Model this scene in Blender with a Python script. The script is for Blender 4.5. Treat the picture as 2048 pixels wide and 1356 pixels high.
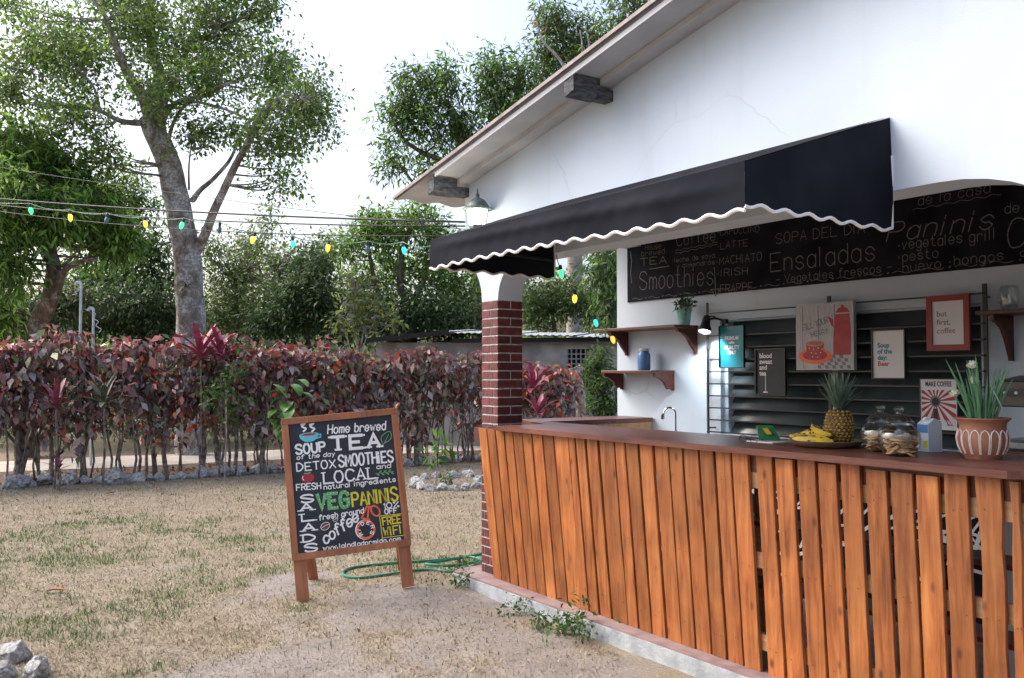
import bpy, math, random
import numpy as np
from mathutils import Vector, Matrix, noise

for o in list(bpy.data.objects): bpy.data.objects.remove(o)
scene = bpy.context.scene
col = scene.collection
R = math.radians

# ------------------------------------------------------------------ camera, sky, sun, exposure
F, CX, CY, PITCH, CAMH = 1800.0, 1024.0, 678.0, R(2.2), 1.52
cam = bpy.data.cameras.new('camera'); camo = bpy.data.objects.new('camera', cam); col.objects.link(camo)
cam.sensor_width = 36.0; cam.lens = F / 2048 * 36.0
cam.clip_end = 2000; cam.clip_start = 0.05
camo.location = (0, 0, CAMH); camo.rotation_euler = (R(90) + PITCH, 0, 0)
scene.camera = camo

SUN_EL, SUN_AZ = R(48), R(290)          # azimuth clockwise from +Y
world = bpy.data.worlds.new('World'); scene.world = world; world.use_nodes = True
nt = world.node_tree; nt.nodes.clear()
wo = nt.nodes.new('ShaderNodeOutputWorld'); bg = nt.nodes.new('ShaderNodeBackground')
sky = nt.nodes.new('ShaderNodeTexSky'); sky.sky_type = 'NISHITA'; sky.sun_disc = False
sky.sun_elevation = SUN_EL; sky.sun_rotation = SUN_AZ
sky.air_density = 1.0; sky.dust_density = 6.0; sky.ozone_density = 1.0
hs = nt.nodes.new('ShaderNodeHueSaturation'); hs.inputs['Saturation'].default_value = 0.95
nt.links.new(sky.outputs[0], hs.inputs['Color']); nt.links.new(hs.outputs[0], bg.inputs[0])
bg.inputs[1].default_value = 0.15
nt.links.new(bg.outputs[0], wo.inputs[0])
sl = bpy.data.lights.new('sun', 'SUN'); sl.energy = 1.0; sl.angle = R(60); sl.color = (1.0, 0.98, 0.955)
so = bpy.data.objects.new('sun', sl); col.objects.link(so)
sd = Vector((math.sin(SUN_AZ) * math.cos(SUN_EL), math.cos(SUN_AZ) * math.cos(SUN_EL), math.sin(SUN_EL)))
so.rotation_euler = sd.to_track_quat('Z', 'Y').to_euler(); so.location = (0, 0, 30)
scene.view_settings.view_transform = 'Standard'; scene.view_settings.look = 'None'
scene.view_settings.exposure = 1.28; scene.view_settings.gamma = 1.0

# ------------------------------------------------------------------ pixel -> direction helpers
cp, sp_ = math.cos(PITCH), math.sin(PITCH)
def ray(px, py):
    x = (px - CX) / F; y = (CY - py) / F
    d = Vector((x, cp - y * sp_, sp_ + y * cp))
    return d / d.y
def W(px, py, Y):                      # the point at distance Y along the view
    d = ray(px, py); return Vector((d.x * Y, Y, CAMH + d.z * Y))
def G(px, py, z=0.0):                  # the point on the ground
    d = ray(px, py); s = (z - CAMH) / d.z; return Vector((d.x * s, s, z))
# building frame: x along the front towards the viewer, y into the building
P0 = Vector((-0.10, 6.35, 0)); TH = R(-55.8)
WX = Vector((math.cos(TH), math.sin(TH), 0)); VY = Vector((-math.sin(TH), math.cos(TH), 0))
def B(t, v, h): return P0 + WX * t + VY * v + Vector((0, 0, h))
def hit(px, py, v):                    # pixel on the vertical plane v -> (t, h)
    d = ray(px, py); o = P0 + VY * v
    s = o.dot(VY) / d.dot(VY)
    p = d * s
    return (p - P0).dot(WX), CAMH + d.z * s
def flat(px, py, h):                   # pixel on horizontal plane h -> (t, v)
    p = G(px, py, h); q = p - P0; return q.dot(WX), q.dot(VY)

# ------------------------------------------------------------------ materials
def nodes(name):
    m = bpy.data.materials.new(name); m.use_nodes = True
    n = m.node_tree.nodes; l = m.node_tree.links
    return m, n, l, n['Principled BSDF']
def mat(name, c1, c2=None, rough=0.6, scale=8.0, bump=0.0, bscale=None, metal=0.0, detail=6.0, spec=0.5, stretch=None, rnd=0.0, coat=0.0):
    m, n, l, p = nodes(name)
    p.inputs['Roughness'].default_value = rough; p.inputs['Metallic'].default_value = metal
    p.inputs['Specular IOR Level'].default_value = spec
    p.inputs['Coat Weight'].default_value = coat
    tc = n.new('ShaderNodeTexCoord'); vec = tc.outputs['Object']
    if rnd:
        oi = n.new('ShaderNodeObjectInfo'); ad = n.new('ShaderNodeVectorMath'); ad.operation = 'ADD'
        mu = n.new('ShaderNodeMath'); mu.operation = 'MULTIPLY'; mu.inputs[1].default_value = 37.0
        l.new(oi.outputs['Random'], mu.inputs[0]); l.new(vec, ad.inputs[0]); l.new(mu.outputs[0], ad.inputs[1]); vec = ad.outputs[0]
    if stretch:
        mp = n.new('ShaderNodeMapping'); mp.inputs['Scale'].default_value = stretch; l.new(vec, mp.inputs[0]); vec = mp.outputs[0]
    if c2 is not None:
        t = n.new('ShaderNodeTexNoise'); t.inputs['Scale'].default_value = scale; t.inputs['Detail'].default_value = detail
        l.new(vec, t.inputs['Vector'])
        r = n.new('ShaderNodeValToRGB'); r.color_ramp.elements[0].color = (*c1, 1); r.color_ramp.elements[1].color = (*c2, 1)
        r.color_ramp.elements[0].position = 0.36; r.color_ramp.elements[1].position = 0.64
        l.new(t.outputs['Fac'], r.inputs[0]); c = r.outputs[0]
        if rnd:
            h = n.new('ShaderNodeHueSaturation'); l.new(c, h.inputs['Color'])
            mr = n.new('ShaderNodeMapRange'); mr.inputs[3].default_value = 1 - rnd; mr.inputs[4].default_value = 1 + rnd
            l.new(oi.outputs['Random'], mr.inputs[0]); l.new(mr.outputs[0], h.inputs['Value']); c = h.outputs[0]
        l.new(c, p.inputs['Base Color'])
    else:
        p.inputs['Base Color'].default_value = (*c1, 1)
    if bump:
        t2 = n.new('ShaderNodeTexNoise'); t2.inputs['Scale'].default_value = bscale or scale * 3; t2.inputs['Detail'].default_value = 5
        l.new(vec, t2.inputs['Vector'])
        b = n.new('ShaderNodeBump'); b.inputs['Strength'].default_value = bump; b.inputs['Distance'].default_value = 0.01
        l.new(t2.outputs['Fac'], b.inputs['Height']); l.new(b.outputs[0], p.inputs['Normal'])
    return m
def emis(name, c, s, base=None):
    m, n, l, p = nodes(name)
    p.inputs['Base Color'].default_value = (*(base or c), 1)
    p.inputs['Emission Color'].default_value = (*c, 1); p.inputs['Emission Strength'].default_value = s
    p.inputs['Roughness'].default_value = 0.2
    return m
def leafmat(name, rough=0.45, trans=0.35, spec=0.5):
    m, n, l, p = nodes(name)
    a = n.new('ShaderNodeAttribute'); a.attribute_name = 'col'
    l.new(a.outputs['Color'], p.inputs['Base Color'])
    p.inputs['Roughness'].default_value = rough; p.inputs['Specular IOR Level'].default_value = spec
    tr = n.new('ShaderNodeBsdfTranslucent'); l.new(a.outputs['Color'], tr.inputs['Color'])
    mx = n.new('ShaderNodeMixShader'); mx.inputs[0].default_value = trans
    l.new(p.outputs[0], mx.inputs[1]); l.new(tr.outputs[0], mx.inputs[2])
    l.new(mx.outputs[0], n['Material Output'].inputs['Surface'])
    return m
def plaster(name, c1, c2):
    m = mat(name, c1, c2, .75, 1.2, .07, 90); n = m.node_tree.nodes; l = m.node_tree.links; p = n['Principled BSDF']; src = p.inputs['Base Color'].links[0].from_socket
    tc = n.new('ShaderNodeTexCoord'); dn = n.new('ShaderNodeTexNoise'); dn.inputs['Scale'].default_value = 1.6; dn.inputs['Detail'].default_value = 6; l.new(tc.outputs['Object'], dn.inputs['Vector'])
    ad = n.new('ShaderNodeMixRGB'); ad.blend_type = 'ADD'; ad.inputs[0].default_value = .35; l.new(tc.outputs['Object'], ad.inputs[1]); l.new(dn.outputs['Color'], ad.inputs[2])
    vo = n.new('ShaderNodeTexVoronoi'); vo.feature = 'DISTANCE_TO_EDGE'; vo.inputs['Scale'].default_value = .8; l.new(ad.outputs[0], vo.inputs['Vector'])
    mr = n.new('ShaderNodeMapRange'); mr.inputs[1].default_value = .0; mr.inputs[2].default_value = .006; mr.inputs[3].default_value = 1; mr.inputs[4].default_value = 0; l.new(vo.outputs['Distance'], mr.inputs[0])
    mk = n.new('ShaderNodeTexNoise'); mk.inputs['Scale'].default_value = .9; l.new(tc.outputs['Object'], mk.inputs['Vector'])
    mr2 = n.new('ShaderNodeMapRange'); mr2.inputs[1].default_value = .55; mr2.inputs[2].default_value = .65; mr2.inputs[4].default_value = .35; l.new(mk.outputs['Fac'], mr2.inputs[0])
    mu = n.new('ShaderNodeMath'); mu.operation = 'MULTIPLY'; l.new(mr.outputs[0], mu.inputs[0]); l.new(mr2.outputs[0], mu.inputs[1])
    mp = n.new('ShaderNodeMapping'); mp.inputs['Scale'].default_value = (5, 5, .5); l.new(tc.outputs['Object'], mp.inputs[0]); sn = n.new('ShaderNodeTexNoise'); sn.inputs['Scale'].default_value = 1.1; sn.inputs['Detail'].default_value = 7; l.new(mp.outputs[0], sn.inputs['Vector'])
    mr3 = n.new('ShaderNodeMapRange'); mr3.inputs[1].default_value = .56; mr3.inputs[2].default_value = .8; mr3.inputs[4].default_value = .22; l.new(sn.outputs['Fac'], mr3.inputs[0])
    mxa = n.new('ShaderNodeMath'); mxa.operation = 'MAXIMUM'; l.new(mu.outputs[0], mxa.inputs[0]); l.new(mr3.outputs[0], mxa.inputs[1])
    mx = n.new('ShaderNodeMixRGB'); l.new(mxa.outputs[0], mx.inputs[0]); l.new(src, mx.inputs[1]); mx.inputs[2].default_value = (.30, .31, .33, 1); l.new(mx.outputs[0], p.inputs['Base Color'])
    return m
def barkmat(name, dark, mid, lichen, scale=1.0, amount=.5):
    m, n, l, p = nodes(name); p.inputs['Roughness'].default_value = .95; p.inputs['Specular IOR Level'].default_value = .2
    tc = n.new('ShaderNodeTexCoord'); mp = n.new('ShaderNodeMapping'); mp.inputs['Scale'].default_value = (scale, scale, scale * .35); l.new(tc.outputs['Object'], mp.inputs[0])
    def nt_(sc, det, v): 
        t = n.new('ShaderNodeTexNoise'); t.inputs['Scale'].default_value = sc; t.inputs['Detail'].default_value = det; t.inputs['Roughness'].default_value = .7; l.new(v, t.inputs['Vector']); return t
    a = nt_(9, 8, mp.outputs[0]); r = n.new('ShaderNodeValToRGB'); r.color_ramp.elements[0].color = (*dark, 1); r.color_ramp.elements[1].color = (*mid, 1); r.color_ramp.elements[0].position = .35; r.color_ramp.elements[1].position = .65; l.new(a.outputs['Fac'], r.inputs[0])
    b = nt_(3.2 * scale, 12, tc.outputs['Object']); r2 = n.new('ShaderNodeMapRange'); r2.inputs[1].default_value = .56 - .16 * amount; r2.inputs[2].default_value = .66 - .14 * amount; l.new(b.outputs['Fac'], r2.inputs[0])
    c = nt_(22 * scale, 6, tc.outputs['Object']); r3 = n.new('ShaderNodeMapRange'); r3.inputs[1].default_value = .38; r3.inputs[2].default_value = .6; l.new(c.outputs['Fac'], r3.inputs[0])
    mu = n.new('ShaderNodeMath'); mu.operation = 'MULTIPLY'; l.new(r2.outputs[0], mu.inputs[0]); l.new(r3.outputs[0], mu.inputs[1])
    mx = n.new('ShaderNodeMixRGB'); l.new(mu.outputs[0], mx.inputs[0]); l.new(r.outputs[0], mx.inputs[1]); mx.inputs[2].default_value = (*lichen, 1); l.new(mx.outputs[0], p.inputs['Base Color'])
    bp = n.new('ShaderNodeBump'); bp.inputs['Strength'].default_value = 1; bp.inputs['Distance'].default_value = .03; l.new(a.outputs['Fac'], bp.inputs['Height']); l.new(bp.outputs[0], p.inputs['Normal'])
    return m
def glassmat(name, c=(1, 1, 1), rough=0.02):
    m, n, l, p = nodes(name)
    tr = n.new('ShaderNodeBsdfTransparent'); tr.inputs[0].default_value = (.93 * c[0], .95 * c[1], .95 * c[2], 1); gl = n.new('ShaderNodeBsdfGlossy'); gl.inputs['Roughness'].default_value = rough
    lw = n.new('ShaderNodeLayerWeight'); lw.inputs[0].default_value = .5; pw = n.new('ShaderNodeMath'); pw.operation = 'POWER'; pw.inputs[1].default_value = 3; l.new(lw.outputs['Facing'], pw.inputs[0])
    fr = n.new('ShaderNodeMath'); fr.operation = 'MULTIPLY_ADD'; fr.inputs[1].default_value = .75; fr.inputs[2].default_value = .07; l.new(pw.outputs[0], fr.inputs[0]); mx = n.new('ShaderNodeMixShader'); l.new(fr.outputs[0], mx.inputs[0]); l.new(tr.outputs[0], mx.inputs[1]); l.new(gl.outputs[0], mx.inputs[2])
    l.new(mx.outputs[0], n['Material Output'].inputs['Surface'])
    return m
def woodmat(name, dark, mid, light, rough=0.45, axis='Z', rnd=0.22, knots=True):
    m, n, l, p = nodes(name)
    p.inputs['Roughness'].default_value = rough
    tc = n.new('ShaderNodeTexCoord'); oi = n.new('ShaderNodeObjectInfo')
    mu = n.new('ShaderNodeMath'); mu.operation = 'MULTIPLY'; mu.inputs[1].default_value = 53.0
    l.new(oi.outputs['Random'], mu.inputs[0])
    ad = n.new('ShaderNodeVectorMath'); l.new(tc.outputs['Object'], ad.inputs[0]); l.new(mu.outputs[0], ad.inputs[1])
    mp = n.new('ShaderNodeMapping'); l.new(ad.outputs[0], mp.inputs[0])
    mp.inputs['Scale'].default_value = {'Z': (14, 14, 1.1), 'X': (1.1, 14, 14), 'Y': (14, 1.1, 14)}[axis]
    t = n.new('ShaderNodeTexNoise'); t.inputs['Scale'].default_value = 2.2; t.inputs['Detail'].default_value = 9; t.inputs['Roughness'].default_value = 0.65
    t.inputs['Distortion'].default_value = 0.6
    l.new(mp.outputs[0], t.inputs['Vector'])
    r = n.new('ShaderNodeValToRGB'); e = r.color_ramp.elements
    e[0].position = 0.28; e[0].color = (*dark, 1); e[1].position = 0.72; e[1].color = (*light, 1)
    k = r.color_ramp.elements.new(0.48); k.color = (*mid, 1)
    l.new(t.outputs['Fac'], r.inputs[0]); c = r.outputs[0]
    # broad stains
    t3 = n.new('ShaderNodeTexNoise'); t3.inputs['Scale'].default_value = 4.0; t3.inputs['Detail'].default_value = 4
    l.new(ad.outputs[0], t3.inputs['Vector'])
    mr0 = n.new('ShaderNodeMapRange'); mr0.inputs[1].default_value = 0.3; mr0.inputs[2].default_value = 0.7; mr0.inputs[3].default_value = 0.72; mr0.inputs[4].default_value = 1.12
    l.new(t3.outputs['Fac'], mr0.inputs[0])
    mr = n.new('ShaderNodeMapRange'); mr.inputs[3].default_value = 1 - rnd; mr.inputs[4].default_value = 1 + rnd * .6
    l.new(oi.outputs['Random'], mr.inputs[0])
    mm = n.new('ShaderNodeMath'); mm.operation = 'MULTIPLY'; l.new(mr.outputs[0], mm.inputs[0]); l.new(mr0.outputs[0], mm.inputs[1])
    h = n.new('ShaderNodeHueSaturation'); l.new(c, h.inputs['Color']); l.new(mm.outputs[0], h.inputs['Value']); c = h.outputs[0]
    if knots:
        vo = n.new('ShaderNodeTexVoronoi'); vo.inputs['Scale'].default_value = 6.5
        mp2 = n.new('ShaderNodeMapping'); mp2.inputs['Scale'].default_value = (1.6, 1.6, .8); l.new(ad.outputs[0], mp2.inputs[0]); l.new(mp2.outputs[0], vo.inputs['Vector'])
        kr = n.new('ShaderNodeMapRange'); kr.inputs[1].default_value = 0.05; kr.inputs[2].default_value = 0.16; kr.inputs[3].default_value = .25; kr.inputs[4].default_value = 1
        l.new(vo.outputs['Distance'], kr.inputs[0])
        mk = n.new('ShaderNodeMixRGB'); mk.inputs[1].default_value = (dark[0] * .25, dark[1] * .22, dark[2] * .22, 1)
        l.new(kr.outputs[0], mk.inputs[0]); l.new(c, mk.inputs[2]); c = mk.outputs[0]
    l.new(c, p.inputs['Base Color'])
    b = n.new('ShaderNodeBump'); b.inputs['Strength'].default_value = 0.35; b.inputs['Distance'].default_value = 0.004
    l.new(t.outputs['Fac'], b.inputs['Height']); l.new(b.outputs[0], p.inputs['Normal'])
    return m

# ------------------------------------------------------------------ mesh builder
class MB:
    def __init__(s): s.v = []; s.f = []
    def add(s, vs, fs):
        o = len(s.v); s.v += [tuple(v) for v in vs]; s.f += [tuple(i + o for i in f) for f in fs]; return s
    def box(s, x0, x1, y0, y1, z0, z1, b=0.0):
        if b <= 0:
            vs = [(x, y, z) for z in (z0, z1) for y in (y0, y1) for x in (x0, x1)]
            return s.add(vs, [(0, 2, 3, 1), (4, 5, 7, 6), (0, 1, 5, 4), (2, 6, 7, 3), (0, 4, 6, 2), (1, 3, 7, 5)])
        lo = (x0, y0, z0); hi = (x1, y1, z1); vs = []; idx = {}
        for sx in (0, 1):
            for sy in (0, 1):
                for sz in (0, 1):
                    sg = (sx, sy, sz)
                    for a in range(3):
                        p = []
                        for k in range(3):
                            e = hi[k] if sg[k] else lo[k]
                            p.append(e if k == a else (e - b if sg[k] else e + b))
                        idx[sg + (a,)] = len(vs); vs.append(p)
        fs = []
        for a in range(3):
            o1, o2 = [k for k in range(3) if k != a]
            for sg in (0, 1):
                q = []
                for (i, j) in ((0, 0), (1, 0), (1, 1), (0, 1)):
                    g = [0, 0, 0]; g[a] = sg; g[o1] = i; g[o2] = j; q.append(idx[tuple(g) + (a,)])
                fs.append(q)
        for a in range(3):
            o1, o2 = [k for k in range(3) if k != a]
            for i in (0, 1):
                for j in (0, 1):
                    g0 = [0, 0, 0]; g0[a] = 0; g0[o1] = i; g0[o2] = j
                    g1 = list(g0); g1[a] = 1
                    fs.append((idx[tuple(g0) + (o1,)], idx[tuple(g1) + (o1,)], idx[tuple(g1) + (o2,)], idx[tuple(g0) + (o2,)]))
        for sx in (0, 1):
            for sy in (0, 1):
                for sz in (0, 1): fs.append(tuple(idx[(sx, sy, sz, a)] for a in range(3)))
        return s.add(vs, fs)
    def tube(s, pts, r, n=8, cap=True):
        pts = [Vector(p) for p in pts]; m = len(pts)
        rs = r if isinstance(r, (list, tuple)) else [r] * m
        t0 = (pts[1] - pts[0]).normalized()
        a = Vector((0, 0, 1)) if abs(t0.z) < .9 else Vector((1, 0, 0))
        nn = t0.cross(a).normalized(); vs = []; fs = []
        for i in range(m):
            t = (pts[min(i + 1, m - 1)] - pts[max(i - 1, 0)])
            t = t.normalized() if t.length > 1e-9 else t0
            nn = (nn - t * nn.dot(t)); nn = nn.normalized() if nn.length > 1e-6 else t.orthogonal().normalized()
            bb = t.cross(nn)
            for k in range(n):
                an = 2 * math.pi * k / n; vs.append(pts[i] + (nn * math.cos(an) + bb * math.sin(an)) * rs[i])
        for i in range(m - 1):
            for k in range(n):
                k2 = (k + 1) % n; fs.append((i * n + k, i * n + k2, (i + 1) * n + k2, (i + 1) * n + k))
        if cap: fs.append(tuple(range(n))[::-1]); fs.append(tuple((m - 1) * n + k for k in range(n)))
        return s.add(vs, fs)
    def lathe(s, prof, n=24, c=(0, 0, 0), close=False):
        vs = []; fs = []; m = len(prof)
        for (r, z) in prof:
            for k in range(n):
                a = 2 * math.pi * k / n; vs.append((c[0] + r * math.cos(a), c[1] + r * math.sin(a), c[2] + z))
        for i in range(m - 1):
            for k in range(n):
                k2 = (k + 1) % n; fs.append((i * n + k, i * n + k2, (i + 1) * n + k2, (i + 1) * n + k))
        if prof[0][0] > 1e-5 and close: fs.append(tuple(range(n))[::-1])
        if prof[-1][0] > 1e-5 and close: fs.append(tuple((m - 1) * n + k for k in range(n)))
        return s.add(vs, fs)
    def prism(s, poly, axis, a0, a1):    # poly in the other two axes
        n = len(poly); vs = []
        for a in (a0, a1):
            for (p, q) in poly:
                vs.append({0: (a, p, q), 1: (p, a, q), 2: (p, q, a)}[axis])
        fs = [tuple(range(n))[::-1], tuple(range(n, 2 * n))]
        for i in range(n): j = (i + 1) % n; fs.append((i, j, n + j, n + i))
        return s.add(vs, fs)
    def grid(s, fn, nu, nv):
        vs = [fn(i / nu, j / nv) for j in range(nv + 1) for i in range(nu + 1)]
        fs = [(j * (nu + 1) + i, j * (nu + 1) + i + 1, (j + 1) * (nu + 1) + i + 1, (j + 1) * (nu + 1) + i) for j in range(nv) for i in range(nu)]
        return s.add(vs, fs)
    def mesh(s, name, m, smooth=False):
        me = bpy.data.meshes.new(name); me.from_pydata(s.v, [], s.f); me.validate()
        if m: me.materials.append(m)
        if smooth:
            me.polygons.foreach_set('use_smooth', [True] * len(me.polygons))
            me.set_sharp_from_angle(angle=R(smooth if smooth is not True else 45))
        me.update(); return me
    def build(s, name, m, parent=None, smooth=False, loc=None, rot=None):
        return link(name, s.mesh(name, m, smooth), parent, loc, rot)
def fixn(me):
    import bmesh
    bm = bmesh.new(); bm.from_mesh(me); bmesh.ops.recalc_face_normals(bm, faces=bm.faces); bm.to_mesh(me); bm.free()
def link(name, me, parent=None, loc=None, rot=None, sc=None):
    o = bpy.data.objects.new(name, me); col.objects.link(o)
    if parent: o.parent = parent
    if loc is not None: o.location = loc
    if rot is not None: o.rotation_euler = rot
    if sc is not None: o.scale = sc
    return o
def tag(o, label=None, cat=None, group=None, kind=None):
    if label: o['label'] = label
    if cat: o['category'] = cat
    if group: o['group'] = group
    if kind: o['kind'] = kind
    return o
def thing(name, label, cat, loc=(0, 0, 0), rz=0.0, group=None):
    o = bpy.data.objects.new(name, None); col.objects.link(o); o.empty_display_size = .1
    o.location = loc; o.rotation_euler = (0, 0, rz); return tag(o, label, cat, group)
def ordinal(i):
    w = ['first', 'second', 'third', 'fourth', 'fifth', 'sixth', 'seventh', 'eighth', 'ninth', 'tenth', 'eleventh', 'twelfth', 'thirteenth', 'fourteenth', 'fifteenth', 'sixteenth', 'seventeenth', 'eighteenth', 'nineteenth', 'twentieth']
    if i < 20: return w[i]
    t = {2: 'twenty', 3: 'thirty', 4: 'forty'}[(i + 1) // 10]
    return {20: 'twentieth', 30: 'thirtieth', 40: 'fortieth'}[i + 1] if (i + 1) % 10 == 0 else t + '-' + w[(i + 1) % 10 - 1]
def npmesh(name, V, Fq, colr, m, smooth=False):
    """V (n,3), Fq (k,c) faces of c corners, colr (n,3)"""
    me = bpy.data.meshes.new(name); n = len(V); k, c = Fq.shape
    me.vertices.add(n); me.vertices.foreach_set('co', np.ascontiguousarray(V, np.float32).ravel())
    me.loops.add(k * c); me.loops.foreach_set('vertex_index', np.ascontiguousarray(Fq, np.int32).ravel())
    me.polygons.add(k); me.polygons.foreach_set('loop_start', np.arange(0, k * c, c, dtype=np.int32))
    me.update(calc_edges=True)
    if colr is not None:
        a = me.color_attributes.new('col', 'FLOAT_COLOR', 'POINT')
        a.data.foreach_set('color', np.ascontiguousarray(np.hstack([colr, np.ones((n, 1))]), np.float32).ravel())
    me.materials.append(m)
    if smooth: me.polygons.foreach_set('use_smooth', np.ones(k, bool))
    return me

# ------------------------------------------------------------------ hand lettering: single-stroke alphabet
GL = {'A': '022842 1434', 'B': '0208 ~082837362505 ~053544433202', 'C': '~4738180604123243', 'D': '0208 ~082846442202', 'E': '48080242 0535',
 'F': '480802 0535', 'G': '~4738180604123243 434525', 'H': '0208 4248 0545', 'I': '2228', 'J': '~4843321203', 'K': '0208 480542', 'L': '080242',
 'M': '0208244842', 'N': '02084248', 'O': '~28180604123244463828', 'P': '0208 ~083847463505', 'Q': '~28180604123244463828 3341', 'R': '0208 ~083847463505 2542',
 'S': '~4738180706254443321203', 'T': '0848 2822', 'U': '~080412324448', 'V': '082248', 'W': '0812263248', 'X': '0842 4802', 'Y': '082548 2522', 'Z': '08480242',
 'a': '~3526160503122233 3632', 'b': '0802 ~0516263533221203', 'c': '~3526160503122233', 'd': '~3526160503122233 3832', 'e': '~04343526160503122233',
 'f': '~37281712 0626', 'g': '~3526160503122233 ~3631201001', 'h': '0802 ~0516263532', 'i': '1612 1817', 'j': '~16111000 1817', 'k': '0802 360432', 'l': '1812',
 'm': '0602 ~05162522 ~25364542', 'n': '0602 ~0516263532', 'o': '~261605031222333526', 'p': '0600 ~0516263533221203', 'q': '~3526160503122233 3630', 'r': '0602 ~05162635',
 's': '~35261605142433221203', 't': '~18132232 0626', 'u': '~0603122233 3632', 'v': '061236', 'w': '0612253246', 'x': '0632 3602', 'y': '0623 3610', 'z': '06360232',
 '0': '~28180604123244463828', '1': '172822', '%': '0248 0708181707 3233434232', '.': '1213', '-': '0535', '*': '1415', ':': '1213 1516', ',': '1201', ' ': ''}
def catmull(p, k=5):
    out = []; n = len(p); cl = p[0] == p[-1]
    for i in range(n - 1):
        a = p[i - 1] if i > 0 else (p[-2] if cl else p[0]); b = p[i]; c = p[i + 1]; d = p[i + 2] if i + 2 < n else (p[1] if cl else p[-1])
        for j in range(k):
            t = j / k
            out.append(tuple(.5 * (2 * b[q] + (c[q] - a[q]) * t + (2 * a[q] - 5 * b[q] + 4 * c[q] - d[q]) * t * t + (3 * b[q] - a[q] - 3 * c[q] + d[q]) * t ** 3) for q in (0, 1)))
    out.append(p[-1]); return out
def glyph(ch):
    st = []
    for s in GL.get(ch, '').split():
        sm = s[0] == '~'; s = s.lstrip('~')
        p = [(int(s[i]), int(s[i + 1]) - 2) for i in range(0, len(s), 2)]
        st.append(catmull(p) if sm else p)
    w = max([q[0] for t in st for q in t], default=1.6)
    if ch in 'Ii1l.:*j': 
        st = [[(x - 1 if ch != 'I' else x - 2, y) for x, y in t] for t in st]; w = 0.9 if ch != 'j' else 1
    return st, w
def ribbon(mb, p, w, place, off):
    """flat ribbon along 2D polyline p; place(x, y, lift) -> 3D"""
    n = len(p); L = []; Rr = []
    q = [p[0]]
    for a in p[1:]:
        if math.hypot(a[0] - q[-1][0], a[1] - q[-1][1]) > 1e-6: q.append(a)
    p = q; n = len(p)
    if n < 2: return
    for i in range(n):
        a = p[max(i - 1, 0)]; b = p[min(i + 1, n - 1)]; c = p[i]
        def nr(u, v):
            d = math.hypot(v[0] - u[0], v[1] - u[1]) or 1; return (-(v[1] - u[1]) / d, (v[0] - u[0]) / d)
        if 0 < i < n - 1:
            n1 = nr(a, c); n2 = nr(c, b); m = (n1[0] + n2[0], n1[1] + n2[1]); l = math.hypot(*m)
            if l < .5: m = n1; k = 1
            else: m = (m[0] / l, m[1] / l); k = min(1 / max(.35, m[0] * n1[0] + m[1] * n1[1]), 1.8)
        else: m = nr(a, b); k = 1
        x, y = c
        if i == 0 or i == n - 1:
            o = b if i == 0 else a; d = math.hypot(x - o[0], y - o[1]) or 1
            x += (c[0] - o[0]) / d * w * .35; y += (c[1] - o[1]) / d * w * .35
        L.append(place(x + m[0] * w * k / 2, y + m[1] * w * k / 2, off)); Rr.append(place(x - m[0] * w * k / 2, y - m[1] * w * k / 2, off))
    mb.add(L + Rr, [(i, n + i, n + i + 1, i + 1) for i in range(n - 1)])
LIFT = [0]
def lettering(mb, s, x0, y0, x1, y1, h, w, place, slant=0.0, serif=False, rng=None, gap=1.5, jit=0.0):
    """write s along the baseline (x0,y0)-(x1,y1) with capital height h and stroke width w"""
    gs = [glyph(c) for c in s]; tot = sum(g[1] for g in gs) + gap * (len(gs) - 1)
    L = math.hypot(x1 - x0, y1 - y0); ux, uy = (x1 - x0) / L, (y1 - y0) / L; sx = L / tot; sy = h / 6.0; cur = 0
    new = mb if callable(mb) else None
    if new: mb = new()
    for (st, gw), ch in zip(gs, s):
        if ch == ' ' and new: mb = new()
        jy = (rng.uniform(-jit, jit) if rng else 0)
        for t in st:
            t = list(t)
            pts = []
            for (x, y) in t:
                X = (cur + x) * sx + slant * y * sy; Y = y * sy + jy
                pts.append((x0 + ux * X - uy * Y, y0 + uy * X + ux * Y))
            LIFT[0] = (LIFT[0] + 1) % 6
            ribbon(mb, pts, w, place, LIFT[0] * .00012)
            if serif:
                for e in (t[0], t[-1]):
                    if e[1] in (0, 6) and len(t) <= 5:
                        X = (cur + e[0]) * sx; Y = e[1] * sy + jy; q = sx * 1.0
                        LIFT[0] = (LIFT[0] + 1) % 6
                        ribbon(mb, [(x0 + ux * (X - q) - uy * Y, y0 + uy * (X - q) + ux * Y), (x0 + ux * (X + q) - uy * Y, y0 + uy * (X + q) + ux * Y)], w * .62, place, .0008 + LIFT[0] * .00012)
        cur += gw + gap
def disc(mb, cx, cy, rx, ry, place, off, n=20, a0=0, a1=360, rot=0.0):
    vs = []; c, s_ = math.cos(rot), math.sin(rot)
    for k in range(n + (0 if a1 - a0 >= 360 else 1)):
        a = R(a0 + (a1 - a0) * k / n); x = rx * math.cos(a); y = ry * math.sin(a)
        vs.append(place(cx + x * c - y * s_, cy + x * s_ + y * c, off))
    mb.add(vs, [tuple(range(len(vs)))])
def ftext(s, size, bold=0.0, align='LEFT'):
    """printed text in the built-in typeface -> mesh (x right, y up)"""
    cu = bpy.data.curves.new('print', 'FONT'); cu.body = s; cu.size = size; cu.offset = bold; cu.align_x = align; cu.resolution_u = 3
    o = bpy.data.objects.new('print', cu); col.objects.link(o)
    me = bpy.data.meshes.new_from_object(o.evaluated_get(bpy.context.evaluated_depsgraph_get()))
    col.objects.unlink(o); bpy.data.objects.remove(o); bpy.data.curves.remove(cu)
    return me
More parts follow.
